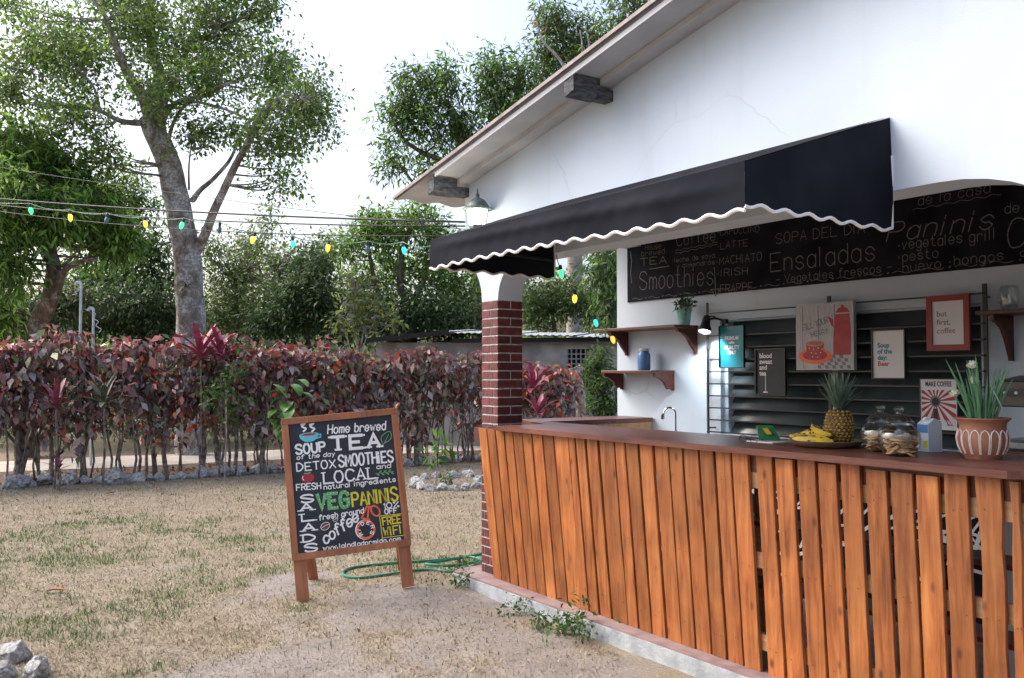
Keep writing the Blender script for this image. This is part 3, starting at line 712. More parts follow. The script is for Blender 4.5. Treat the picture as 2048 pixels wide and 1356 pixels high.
# ------------------------------------------------------------------ bar counter with slatted front
HC = 1.166; SV = -.10
bar = bthing('bar_counter', 'L-shaped wooden bar counter with dark red top and orange-brown upright slats', 'bar', 0, 0, .1)
tl = flat(950, 853, HC)[0]
top = [(tl, -.15), (3.60, -.15), (3.70, -.05), (3.70, .47), (-.10, .47), (-.10, .50), (-.52, .50), (tl, .28)]
z0 = HC - .1
cm = MB().prism(top, 2, z0 - .030, z0).mesh('countertop', M['top']); fixn(cm); link('countertop', cm, bar)
for j_ in (0.7, 1.9): pass
MB().prism([(-.52, .502), (-.12, .502), (-.12, DB - .01), (-.52, DB - .01)], 2, z0 - .036, z0 - .004).build('side_countertop', M['top'], bar)
MB().box(-.15, -.125, .51, DB - .015, z0 - .13, z0 - .037).build('side_apron', M['rail'], bar)
MB().box(-.24, -.15, DB - .11, DB - .02, .0005, z0 - .0375).build('post', M['rail'], bar)
MB().box(-.50, -.42, DB - .11, DB - .02, .0005, z0 - .0375).build('post', M['rail'], bar)
px_t = [957, 974, 992, 1009.5, 1026.5, 1045, 1065, 1086, 1107.6, 1137, 1152, 1173, 1199, 1230, 1252, 1279, 1309, 1338, 1366.6, 1399, 1430, 1461.5]
sl_ = [(px_t[i], px_t[i + 1] - (1.6 + (i * 7 % 4) * .5 if i < 10 else 2.6 + (i * 5 % 4) * .9)) for i in range(len(px_t) - 1)]
sl_ += [(1463, 1494), (1511, 1542), (1550, 1584), (1594, 1628), (1634, 1670), (1680, 1717), (1730, 1770), (1780, 1822), (1831, 1875), (1886, 1933), (1949, 1996), (2016, 2033)]
rs = random.Random(21)
def inset(t): return max(.02, .068 - .014 * (t + .25))
for i, (a_, b_) in enumerate(sl_):
    t0 = hit(a_, 880, SV)[0]; t1 = hit(b_, 880, SV)[0]; w_ = t1 - t0; zt = z0 - .0305 - (rs.uniform(0, .006) if i < 21 else rs.uniform(.002, .022)); zb = .0008
    n_ = 8; vin = inset(t0); j0 = rs.uniform(-.004, .004); lean = max(.015, .10 - .024 * (t0 + .25)) + rs.uniform(-.003, .003); th = .019; pr = rs.uniform(0, .004)
    ed = [(rs.uniform(-.0018, .0018), rs.uniform(-.0018, .0018)) for _ in range(n_ + 1)]
    if i >= 31: ed = [(rs.uniform(-.004, .004) + .006 * math.sin(k * .8 + i), rs.uniform(-.004, .004) - .012 * (k / n_ - .5)) for k in range(n_ + 1)]
    m_ = MB(); vs = []
    for k in range(n_ + 1):
        f = k / n_; z = zt + (zb - zt) * f; v = SV + vin * f - pr; xl = ed[k][0] + lean * f; xr = w_ + ed[k][1] + lean * f
        c = .0022
        vs += [(xl + c, v, z), (xr - c, v, z), (xr, v + c, z), (xr, v + th, z), (xl, v + th, z), (xl, v + c, z)]
    fs = [tuple(range(6)), tuple(n_ * 6 + q for q in range(6))[::-1]]
    for k in range(n_):
        for q in range(6): q2 = (q + 1) % 6; fs.append((k * 6 + q, (k + 1) * 6 + q, (k + 1) * 6 + q2, k * 6 + q2))
    m_.add(vs, fs); m_.build('slat', M['slat'], bar, loc=(t0, 0, 0))
    for zn in (.93, .52, .14):
        pass
# nail heads, joined: far too small to pick apart
nh = MB()
for i, (a_, b_) in enumerate(sl_):
    t0 = hit(a_, 880, SV)[0]; t1 = hit(b_, 880, SV)[0]
    for zn in (.90, .50, .12):
        for q in (.3, .7):
            if rs.random() < .4: continue
            f = 1 - zn / (z0 - .04); nh.lathe([(.0001, .0012), (.0022, .001), (.0026, 0)], 6, (0, 0, 0)); k = len(nh.v) - 18
            cx, cz = t0 + (t1 - t0) * (q + rs.uniform(-.08, .08)) + max(.015, .10 - .024 * (t0 + .25)) * f, zn + rs.uniform(-.012, .012); cv = SV + inset(t0) * f
            for j in range(k, len(nh.v)): x, y, z = nh.v[j]; nh.v[j] = (cx + x, cv - z - .0042, cz + y)
o = nh.build('nail_heads', M['iron'], bar); o['kind'] = 'stuff'
for zr in (.87, .49, .10):
    f0 = 1 - zr / z0; a_, b_ = SV + inset(2.0) * f0 + .0215, SV + inset(3.5) * f0 + .0215
    MB().add([(t, v + dv, zr + dz) for dz in (0, .075) for (t, v, dv) in ((1.98, a_, 0), (3.68, b_, 0), (1.98, a_, .03), (3.68, b_, .03))],
        [(0, 2, 3, 1), (4, 5, 7, 6), (0, 1, 5, 4), (2, 6, 7, 3), (0, 4, 6, 2), (1, 3, 7, 5)]).build('rail', M['rail'], bar)
    f1 = SV + inset(-.2) * f0 + .0215, SV + inset(1.97) * f0 + .0215
    MB().add([(t, v + dv, zr + dz) for dz in (0, .07) for (t, v, dv) in ((.02, f1[0], 0), (1.97, f1[1], 0), (.02, f1[0], .03), (1.97, f1[1], .03))],
        [(0, 2, 3, 1), (4, 5, 7, 6), (0, 1, 5, 4), (2, 6, 7, 3), (0, 4, 6, 2), (1, 3, 7, 5)]).build('rail', M['rail'], bar)
MB().add([(t, SV + inset(t) * .06 + v, z) for z in (z0 - .1205, z0 - .0307) for v in (.0235, .045) for t in (-.2, 3.67)], [(0, 2, 3, 1), (4, 5, 7, 6), (0, 1, 5, 4), (2, 6, 7, 3), (0, 4, 6, 2), (1, 3, 7, 5)]).build('apron', M['shelf'], bar)
for zs in (.62, .30):
    MB().box(.25, 3.66, .26, .46, zs, zs + .022).build('inner_shelf', M['shelf'], bar)
for tt in (.25, 1.95, 3.61):
    MB().box(tt, tt + .05, .40, .455, .0006, zs - .001 if False else .2995).build('post', M['rail'], bar)
    MB().box(tt, tt + .05, .40, .455, .6425, z0 - .0305).build('post', M['rail'], bar)
    MB().box(tt, tt + .05, .40, .455, .3225, .6195).build('post', M['rail'], bar)

# ------------------------------------------------------------------ awning
AT0, AT1, AP, AH, AF, AV = .68, 3.06, .915, 2.62, 2.307, 2.135
aw = bthing('awning', 'black canvas awning with white scalloped trim over the serving opening', 'awning', AT0, 0, AV)
AL = AT1 - AT0
def atop(u, q):      # u along, q from wall to front
    x = AL * u; y = -.004 - AP * q; z = AH + (AF - AH) * q - AV
    sag = -.035 * math.sin(math.pi * q) * math.sin(math.pi * u) ** .5
    fold = .012 * math.sin(q * 7 + 2.2 * math.sin(u * 3.1)) * q + .010 * noise.noise(Vector((x * 2.2, q * 3, 1.3))) + .006 * noise.noise(Vector((x * 7, q * 5 + x * 3, 4.3)))
    e = min(1, 12 * min(u, 1 - u), 10 * q, 12 * (1 - q))
    return (x, y, z + (sag + fold) * max(0, e))
canopy = MB().grid(atop, 60, 24).mesh('canopy', M['canvas'], 60)
link('canopy', canopy, aw)
def scal(s): return .0085 * math.cos(s * 2 * math.pi / .138) - .004
def fval(u, q):
    x = -.003 + (AL + .006) * u; zt = AF - AV; zb = scal(x) + .01 * math.sin(u * 5)
    return (x, -.004 - AP - .0015 - (.004 * q * math.sin(x * 6) + .006 * q) * min(1, 8 * u, 8 * (1 - u)) - .013 * math.exp(-((q - .28 - .16 * u) / .16) ** 2) * min(1, 8 * u, 8 * (1 - u)) + .004 * noise.noise(Vector((x * 4, q, 2))), zt + (zb - zt) * q)
link('front_valance', MB().grid(fval, 150, 14).mesh('front_valance', M['canvas'], 60), aw)
pts = [fval(i / 150, 1.0) for i in range(151)]
MB().tube([(p[0], p[1] - .001, p[2]) for p in pts], .0075, 6).build('piping', M['piping'], aw, True)
for s in (0, 1):
    X = AL * s + (.0015 if s else -.0015)
    def sp2(u, q):
        y = -.004 - AP * u; zt = AH + (AF - AH) * u - AV; zb = scal(y) + (.012 * u)
        return (X + ((.006 if s else -.006) * math.sin(q * 3.1) + .010 * noise.noise(Vector((y * 3, q * 2, 7.7 + s)))) * min(1, 8 * (1 - u)), y - .002 * u * q, zt - .004 + (zb - zt + .004) * q)
    link('side_panel', MB().grid(sp2, 40, 12).mesh('side_panel', M['canvas'], 60), aw)
    pts = [sp2(i / 40, 1.0) for i in range(41)]
    MB().tube(pts, .007, 6).build('piping', M['piping'], aw, True)
    MB().tube([sp2(0, .35), sp2(0, 1)], .006, 6).build('piping', M['piping'], aw)
    MB().tube([(AL * s, -.02, AF - AV - .06), (AL * s + (-.012 if s else .012), -AP, AF - AV - .025)], .011, 8).build('frame_arm', M['iron'], aw)
MB().tube([(.01, -AP + .012, AF - AV - .025), (AL - .01, -AP + .012, AF - AV - .025)], .012, 8).build('frame_bar', M['iron'], aw)
MB().box(0, AL, -.0035, -.0005, AH - AV - .05, AH - AV - .005).build('wall_batten', M['iron'], aw)

# ------------------------------------------------------------------ wall lantern (lit)
lt, lh_ = hit(955, 452, -.11)
lan = bthing('wall_lantern', 'lit verdigris metal lantern on the white wall above the awning', 'lantern', lt, 0, lh_ - .02)
MB().lathe([(.035, 0), (.05, .01), (.062, .03), (.064, .034), (.02, .034)], 6, (0, -.11, -.012)).build('base', M['verdigris'], lan)
gl = MB()
for k in range(6):
    a0, a1 = R(60 * k + 5), R(60 * k + 55)
    gl.add([(.052 * math.cos(a0), -.11 + .052 * math.sin(a0), .024), (.052 * math.cos(a1), -.11 + .052 * math.sin(a1), .024), (.070 * math.cos(a1), -.11 + .070 * math.sin(a1), .135), (.070 * math.cos(a0), -.11 + .070 * math.sin(a0), .135)], [(0, 1, 2, 3)])
gl.build('glass_pane', M['lampglass'], lan)
fr = MB()
for k in range(6): a0 = R(60 * k); fr.tube([(.056 * math.cos(a0), -.11 + .056 * math.sin(a0), .02), (.076 * math.cos(a0), -.11 + .076 * math.sin(a0), .14)], .005, 5)
fr.build('cage', M['verdigris'], lan)
MB().lathe([(.105, .135), (.108, .142), (.085, .155), (.075, .175), (.06, .195), (.04, .212), (.018, .222), (.012, .232), (.016, .242), (.008, .25), (.004, .285), (.0005, .29)], 18, (0, -.11, 0)).build('roof_cap', M['verdigris'], lan, 30)
MB().tube([(0, -.002, -.03), (0, -.05, -.06), (0, -.10, -.05), (0, -.11, -.012)], .009, 6).build('arm', M['verdigris'], lan, True)
MB().lathe([(.0005, -.012), (.04, -.01), (.045, 0)], 14, (0, 0, 0)).build('wall_plate', M['verdigris'], lan, loc=(0, -.001, -.03), rot=(R(-90), 0, 0))
ll = bpy.data.lights.new('lantern_bulb', 'POINT'); ll.energy = 2.2; ll.color = (1, .93, .78); ll.shadow_soft_size = .05
lo = bpy.data.objects.new('lantern_bulb', ll); col.objects.link(lo); lo.parent = lan; lo.location = (0, -.20, .08)

# ------------------------------------------------------------------ things on the rear wall
def picture(px0, py0, px1, py1, name, label, frame_m, print_m, fw=.012, v=None, depth=.018, tilt=0.0):
    v = GV - .015 if v is None else v
    pxm = (px0 + px1) / 2
    t0 = hit(px0, py0, v)[0]; t1 = hit(px1, py1, v)[0]; hb = hit(pxm, py1, v)[1]; ht = hit(pxm, py0, v)[1]
    o = bthing(name, label, 'picture' if 'picture' in name else 'poster', (t0 + t1) / 2, v, hb); w_ = t1 - t0; h_ = ht - hb
    if fw:
        f = MB().box(-w_ / 2, w_ / 2, -depth, 0, 0, fw).box(-w_ / 2, w_ / 2, -depth, 0, h_ - fw, h_)
        f.box(-w_ / 2, -w_ / 2 + fw, -depth, 0, fw, h_ - fw).box(w_ / 2 - fw, w_ / 2, -depth, 0, fw, h_ - fw)
        f.build('frame', frame_m, o)
        MB().box(-w_ / 2 + fw, w_ / 2 - fw, -depth * .5, -.001, fw, h_ - fw).build('print', print_m, o); y = -depth * .5 - .0006
    else:
        MB().box(-w_ / 2, w_ / 2, -depth, 0, 0, h_).build('print', print_m, o); y = -depth - .0006
    o.rotation_euler.x = tilt
    return o, w_, h_, y
pc, w_, h_, y = picture(1855, 590, 1943, 701, 'framed_poster', 'red framed white print reading but first, coffee, beside right shelf', M['frame_red'], M['paper'], .034)
for i, (s, m_) in enumerate((('but', 'ink'), ('first,', 'ink'), ('coffee', 'inkred'))):
    printed('lettering', s, h_ * .145, 0, M[m_], pc, -w_ * .27, y, h_ * (.62 - .155 * i))
pc, w_, h_, y = picture(1745, 659, 1814, 758, 'framed_poster', 'white print in thin black frame reading Soup of the day: Beer', M['frame_blk'], M['paper'], .007)
for i, (s, m_) in enumerate((('Soup', 'inkteal'), ('of the', 'inkteal'), ('day:', 'inkteal'), ('Beer', 'inkorange'))):
    printed('lettering', s, h_ * .135, .0016, M[m_], pc, -w_ * .33, y, h_ * (.64 - .125 * i))
pc, w_, h_, y = picture(1512, 697, 1574, 791, 'framed_poster', 'black framed print with white words blood sweat and tea', M['frame_blk'], M['ink'], .010)
for i, s in enumerate(('blood', 'sweat', 'and', 'tea')): printed('lettering', s, h_ * .145, .0010, M['paper'], pc, -w_ * .36, y, h_ * (.80 - .125 * i))
MB().box(-w_ * .17, -w_ * .155, y, y + .0004, h_ * .07, h_ * .42).box(-w_ * .24, -w_ * .09, y - .0003, y + .0001, h_ * .06, h_ * .08).build('print_line', M['paper'], pc)
pc, w_, h_, y = picture(1440, 651, 1491, 736, 'framed_poster', 'teal print reading premium quality lit by the clamp lamp', M['frame_blk'], M['poster_teal'], .006)
for s, zz, sz in (('PREMIUM', .66, .125), ('coffee', .575, .085), ('QUALITY', .44, .135), ('ONLY', .325, .12)): printed('lettering', s, h_ * sz, .0012, M['paper'], pc, 0, y, h_ * zz, 'CENTER', .82)
pc, w_, h_, y = picture(1840, 757, 1918, 861, 'sunburst_poster', 'red and white sunburst poster reading make coffee not war behind milk carton', M['frame_blk'], M['paper'], .005, depth=.010)
mbx = MB(); cx, cz = -w_ * .08, h_ * .56; zl, zh = h_ * .10, h_ * .78; xl, xr = -w_ * .45, w_ * .45
def clipray(a):
    dx, dz = math.cos(a), math.sin(a); s = 9
    if dx > 1e-6: s = min(s, (xr - cx) / dx)
    if dx < -1e-6: s = min(s, (xl - cx) / dx)
    if dz > 1e-6: s = min(s, (zh - cz) / dz)
    if dz < -1e-6: s = min(s, (zl - cz) / dz)
    return (cx + dx * s, y, cz + dz * s)
for k in range(16):
    a0 = R(22.5 * k + 4); a1 = a0 + R(11.25); am = (a0 + a1) / 2
    mbx.add([(cx, y, cz), clipray(a0), clipray(am), clipray(a1)], [(0, 1, 2, 3)])
mbx.build('sunburst', M['inkred'], pc)
cpm = MB(); disc(cpm, cx, cz, h_ * .11, h_ * .11, lambda a, b, o: (a, y - .001 - o, b), 0); cpm.build('coffee_scoop', M['pgrey'], pc)
cpm = MB(); disc(cpm, cx, cz - h_ * .008, h_ * .075, h_ * .075, lambda a, b, o: (a, y - .0014 - o, b), 0); cpm.box(cx - .012, cx + .012, y - .0016, y - .0005, h_ * .12, h_ * .42); cpm.build('coffee_scoop', M['ink'], pc)
printed('lettering', 'MAKE COFFEE', h_ * .135, .001, M['ink'], pc, 0, y - .0004, h_ * .85, 'CENTER', .62)
printed('lettering', 'NOT WAR!', h_ * .125, .001, M['paper'], pc, w_ * .12, y - .0022, h_ * .115, 'CENTER', .68)
# canvas picture of a red coffee pot
pc, w_, h_, y = picture(1597, 606, 1714, 740, 'canvas_picture', 'canvas picture of red coffee pot, polka dot cup and saucer on grey planks', None, M['poster_grey'], 0, depth=.03)
P = lambda a, b, o: (a * w_ - w_ / 2, y - .0002 - o, b * h_)
def poly(pts, m_, o, name='painted_shape'):
    q = MB(); q.add([P(a, b, o) for a, b in pts], [tuple(range(len(pts)))]); q.build(name, M[m_], pc)
for xx in (.12, .40, .68): poly([(xx, .02), (xx + .012, .02), (xx + .012, .97), (xx, .97)], 'pgrey', 0, 'painted_line')
ck = MB()
for i in range(9):
    for j in range(4):
        if (i + j) % 2 == 0: ck.add([P(.40 + i * .062 + d[0] * .06 - .05 * (j + d[1]) * .4, .02 + (j + d[1]) * .05, .0001) for d in ((0, 0), (1, 0), (1, 1), (0, 1))], [(0, 1, 2, 3)])
ck.build('painted_checks', M['pgrey'], pc)
poly([(.66, .22), (.95, .22), (.965, .5), (.94, .82), (.70, .82), (.665, .5)], 'pred', .0004, 'painted_pot')
poly([(.70, .84), (.945, .84), (.90, .90), (.85, .92), (.84, .95), (.80, .95), (.79, .92), (.75, .90)], 'pred', .0004, 'painted_lid')
poly([(.57, .80), (.66, .75), (.68, .62), (.63, .66)], 'pred', .0005, 'painted_spout')
q = MB(); disc(q, .34, .21, .30, .12, P, .0006); q.build('painted_saucer', M['porange'], pc)
q = MB(); disc(q, .34, .22, .22, .075, P, .0008); q.build('painted_saucer', M['inkred'], pc)
poly([(.18, .40), (.50, .40), (.48, .24), (.42, .15), (.26, .15), (.20, .24)], 'pred', .0010, 'painted_cup')
q = MB(); disc(q, .34, .40, .16, .045, P, .0012); q.build('painted_cup', M['porange'], pc)
q = MB(); disc(q, .35, .40, .11, .028, P, .0014); q.build('painted_cup', M['pgrey'], pc)
dt = MB(); 
for (a_, b_) in ((.24, .33), (.32, .31), (.40, .33), (.47, .31), (.28, .26), (.36, .25), (.44, .26), (.30, .20), (.39, .19)): disc(dt, a_, b_, .010, .009, P, .0016, 8)
dt.build('painted_dots', M['paper'], pc)
tx = MB(); lettering(tx, 'FILL YOUR', .14, .60, .58, .70, .09, .012, P, rng=rl); lettering(tx, 'HEART', .28, .50, .58, .54, .07, .010, P, rng=rl)
tx.build('lettering', M['pgrey'], pc)
# shelves
def shelf(px0, px1, py, label, brk, bh, depth=.25):
    t0, h_ = hit(px0, py, DB - depth); t1 = hit(px1, py, DB)[0]
    o = bthing('wall_shelf', label, 'shelf', t0, DB, h_)
    MB().box(0, t1 - t0, -depth, -.0005, -.022, 0, .003).build('board', M['shelf'], o)
    for bx in brk:
        prof = [(-.0008, -.0225), (-depth * .86, -.0225), (-depth * .84, -.05), (-depth * .62, -.065), (-depth * .45, -.09), (-depth * .28, -.15), (-depth * .1, -bh + .02), (-.02, -bh), (-.0008, -bh)]
        x = hit(bx, py, DB)[0] - t0 - .024; q = MB().prism(prof, 0, x, x + .024).mesh('bracket', M['shelf']); fixn(q); link('bracket', q, o)
    return o, t0, t1, h_
s1 = shelf(1187, 1396, 659, 'upper dark wood shelf holding the mint flower pot', (1257, 1395), .22)
s2 = shelf(1202, 1350, 741, 'lower dark wood shelf holding the blue jar', (1247, 1349), .16)
s3 = shelf(1950, 2120, 622, 'dark wood shelf at right holding an upturned glass mug', (2027, 2118), .27)
# jar on the lower shelf
def on_shelf(px, s, depth): 
    t_ = hit(px, 700, DB - depth)[0]; return t_, DB - depth, s[3] + .0008
jt = on_shelf(1288, s2, .11)
bj = bthing('blue_jar', 'pale blue glass jar with screw lid on lower shelf', 'jar', *jt)
MB().lathe([(.0005, 0), (.045, 0), (.052, .008), (.053, .12), (.048, .138), (.039, .148), (.039, .156)], 20, close=True).build('body', M['bluejar'], bj, 50)
MB().lathe([(.041, .1565), (.042, .158), (.042, .172), (.036, .176), (.0005, .176)], 20).build('lid', M['lid'], bj, 40)
# mint pot with a small plant
mp = bthing('potted_plant', 'small leafy plant in mint green pot on upper shelf', 'potted plant', *on_shelf(1369, s1, .12))
MB().lathe([(.0005, 0), (.042, 0), (.055, .10), (.060, .102), (.062, .135), (.055, .135), (.05, .12), (.0005, .118)], 24).build('pot', M['mint'], mp, 40)
# ------------------------------------------------------------------ leaf cloud helper
def leafcloud(cent, per, rad, size, pal, wts=None, asp=.42, droop=.35, up=.3, sj=.3, cj=.18, flat_=1.0, fold=.12, seed=1, hcol=None):
    """leaves round each centre: (n,3) centres -> quads with per-leaf colour"""
    g = np.random.default_rng(seed); cent = np.asarray(cent, float); n0 = len(cent)
    N = n0 * per; ci = np.repeat(np.arange(n0), per)
    d = g.normal(size=(N, 3)); d /= np.linalg.norm(d, axis=1, keepdims=True)
    rr = rad if np.isscalar(rad) else np.repeat(np.asarray(rad), per)[:, None]
    off = d * (g.random((N, 1)) ** .5) * rr; off[:, 2] *= flat_
    b = cent[ci] + off
    dr = d + g.normal(size=(N, 3)) * .6; dr[:, 2] -= droop; dr /= np.linalg.norm(dr, axis=1, keepdims=True)
    nn = g.normal(size=(N, 3)) * .6; nn[:, 2] += up + .5
    s = np.cross(dr, nn); s /= np.linalg.norm(s, axis=1, keepdims=True) + 1e-9; nn = np.cross(s, dr)
    L = size * (1 + sj * g.normal(size=(N, 1))).clip(.4, 1.8); Wd = L * asp
    v0 = b; v1 = b + dr * L * .45 + s * Wd / 2 + nn * Wd * fold; v2 = b + dr * L - nn * L * .08; v3 = b + dr * L * .45 - s * Wd / 2 + nn * Wd * fold
    V = np.stack([v0, v1, v2, v3], 1).reshape(-1, 3)
    pal = np.asarray(pal); k = g.choice(len(pal), N, p=(np.asarray(wts) / np.sum(wts) if wts is not None else None))
    c = pal[k] * (1 + cj * g.normal(size=(n0, 1)))[ci].clip(.5, 1.6) * g.uniform(.75, 1.25, (N, 1))
    if hcol is not None: c = hcol(b, c, g)
    return V, np.arange(4 * N).reshape(-1, 4), np.repeat(c.clip(.003, .9), 4, 0)
def foliage(name, parent, parts, m):
    Vs, Fs, Cs, o = [], [], [], 0
    for (V, Fq, C) in parts: Vs.append(V); Fs.append(Fq + o); Cs.append(C); o += len(V)
    ob = link(name, npmesh(name, np.vstack(Vs), np.vstack(Fs), np.vstack(Cs), m), parent); return ob
def blade_leaf(mb, base, d, L, w, bend=.3, n=6, up=Vector((0, 0, 1)), cup=.25):
    """one long strap leaf as a ridged strip"""
    d = Vector(d).normalized(); s = d.cross(up); s = s.normalized() if s.length > 1e-4 else Vector((1, 0, 0)); vs = []
    p = Vector(base); dd = d.copy()
    for i in range(n + 1):
        f = i / n; ww = w * math.sin(math.pi * min(.97, .12 + .86 * f)) ** .8 / 2
        nn = s.cross(dd).normalized()
        vs += [p - s * ww + nn * ww * cup, p, p + s * ww + nn * ww * cup]
        p = p + dd * (L / n); dd = (dd - Vector((0, 0, bend / n))).normalized()
    mb.add(vs, [q for i in range(n) for q in ((i * 3, i * 3 + 1, i * 3 + 4, i * 3 + 3), (i * 3 + 1, i * 3 + 2, i * 3 + 5, i * 3 + 4))])
def leafone(name, c1, c2, rough=.4): return mat(name, c1, c2, rough, 20)
M['onion'] = leafone('onion_leaf', (.05, .16, .07), (.12, .27, .15)); M['pineleaf'] = leafone('pineapple_leaf', (.05, .10, .07), (.13, .20, .15))
M['onionflower'] = mat('onion_flower', (.52, .56, .38), (.70, .72, .55), .8, 60, .8, 90)
g_ = np.random.default_rng(4)
foliage('foliage', mp, [leafcloud(np.array([(0, 0, .165)]) + g_.normal(size=(16, 3)) * (.045, .045, .022), 12, .035, .035, [(.02, .05, .015), (.035, .08, .02), (.05, .11, .03)], asp=.5, seed=3)], M['leaf'])
q = MB()
for k in range(7): a_ = k * .9; q.tube([(.01 * math.cos(a_), .01 * math.sin(a_), .118), (.05 * math.cos(a_), .05 * math.sin(a_), .18)], .002, 5)
q.build('stems', M['stem'], mp)
# clamp spot lamp, lit
ct_, chh = hit(1409, 664, DB - .20)
cl = bthing('clamp_lamp', 'black clamp spotlight shining on the wall beside the window grille', 'lamp', ct_, DB - .20, chh)
q = MB().lathe([(.047, 0), (.050, .004), (.046, .03), (.034, .06), (.031, .10), (.024, .125), (.010, .13), (.0005, .13)], 20); q.lathe([(.0455, .0005), (.043, .03), (.03, .058)], 20)
q.build('shade', M['iron'], cl, 40, rot=(R(-20), R(-8), 0))
q = MB(); q.lathe([(.0005, .006), (.030, .006), (.042, .010)], 20); q.build('bulb', M['spotglow'], cl, rot=(R(-20), R(-8), 0))
MB().tube([(.02, 0, .09), (.06, .05, .10), (.09, .10, .085), (.075, .115, .02)], .009, 6).build('arm', M['iron'], cl, True)
MB().box(.06, .085, .10, .125, -.02, .03, .003).box(.085, .125, .09, .12, .06, .095, .003).build('clamp', M['iron'], cl)
sp = bpy.data.lights.new('clamp_bulb', 'SPOT'); sp.energy = 14; sp.color = (.90, .97, 1.0); sp.spot_size = R(125); sp.spot_blend = .6; sp.shadow_soft_size = .03
spo = bpy.data.objects.new('clamp_bulb', sp); col.objects.link(spo); spo.parent = cl; spo.location = (.0, .0, -.008); spo.rotation_euler = (R(20), R(8), 0)
# tap
ft, fh = hit(1352, 866, DB - .12)
tap = bthing('tap', 'curved chrome swan neck tap against white rear wall', 'tap', ft, DB - .12, fh - .10)
MB().box(-.14, .30, -.16, .10, -.035, -.0006, .004).build('sink_counter', M['redfloor'], tap)
MB().lathe([(.022, 0), (.022, .012), (.012, .02), (.011, .05)], 14, close=True).build('base', M['chrome'], tap, 40)
MB().tube([(0, 0, .03)] + [(0, 0, .25)] + [(-.035 * (1 - math.cos(a_)), -.03 * (1 - math.cos(a_)), .25 + .045 * math.sin(a_)) for a_ in [R(20 * k) for k in range(1, 10)]] + [(-.075, -.062, .235)], .0075, 8).build('spout', M['chrome'], tap, True)
MB().lathe([(.010, .03), (.014, .02), (.016, -.01), (.012, -.014)], 12, close=True).build('spray_head', M['chrome'], tap, 40, loc=(-.077, -.064, .22), rot=(R(15), R(20), 0))
MB().tube([(.06, .02, 0), (.06, .02, .05), (.075, .0, .06)], .006, 6).build('handle', M['chrome'], tap, True)
# glass mug upside down on the right shelf
gm = bthing('glass_mug', 'clear glass jar mug standing upside down on right shelf', 'mug', *on_shelf(2021, s3, .12))
MB().lathe([(.036, .0), (.037, .012), (.043, .025), (.046, .04), (.046, .125), (.040, .135), (.0005, .136), (.0005, .131), (.038, .130), (.042, .122), (.042, .04), (.039, .026), (.033, .012), (.033, .0), (.036, 0)], 24).build('body', M['glass'], gm, 40)
MB().tube([(-.044, 0, .045), (-.072, 0, .05), (-.076, 0, .085), (-.070, 0, .115), (-.044, 0, .115)], .006, 8).build('handle', M['glass'], gm, True)

# ------------------------------------------------------------------ things on the counter
def onbar(px, py): t_, v_ = flat(px, py, HC); return (t_, min(max(v_, -.04), .40), HC + .0008)
bk = bthing('book', 'thin green booklet leaning open on white papers on the counter', 'book', *onbar(1532, 884))
MB().box(-.075, .10, -.07, .10, 0, .006).build('papers', M['paper'], bk)
MB().add([(-.11, .055, .075), (-.02, .075, .078), (.075, .02, .012), (-.01, -.045, .0085), (-.11, .058, .079), (-.02, .078, .082), (.075, .023, .016), (-.01, -.042, .0125)], [(0, 1, 2, 3), (7, 6, 5, 4), (0, 4, 5, 1), (1, 5, 6, 2), (2, 6, 7, 3), (3, 7, 4, 0)]).build('cover', M['bookgreen'], bk)
q = MB(); q.add([(-.045, .046, .0655), (-.025, .05, .0665), (.035, .015, .037), (.02, .005, .036)], [(0, 1, 2, 3)])
MB().add([(-.055, .035, .0622), (-.03, .047, .0648), (.032, .012, .0372), (.012, -.004, .0352)], [(0, 1, 2, 3)]).build('cover_print', M['banana'], bk, loc=(0, -.0012, .0035))
eg = bthing('eyeglasses', 'folded pair of thin framed eyeglasses lying on the counter', 'eyeglasses', *onbar(1497, 886))
for s in (-1, 1):
    MB().tube([(s * .035 + .026 * math.cos(a_), .0, .02 + .018 * math.sin(a_)) for a_ in [R(30 * k) for k in range(13)]], .0016, 5).build('rim', M['iron'], eg)
    MB().tube([(s * .062, 0, .026), (s * .064, .05, .016), (-s * .02, .09 + .01 * s, .003)], .0016, 5).build('temple', M['iron'], eg)
MB().tube([(-.010, 0, .022), (0, -.002, .026), (.010, 0, .022)], .0016, 5).build('bridge', M['iron'], eg)
tr = bthing('fruit_tray', 'round shallow wooden tray holding bananas and a pineapple', 'tray', *onbar(1652, 893))
MB().lathe([(.0005, 0), (.13, 0), (.158, .012), (.170, .030), (.165, .032), (.152, .018), (.128, .008), (.0005, .008)], 36).build('dish', M['tray'], tr, 40)
tloc = tr.location
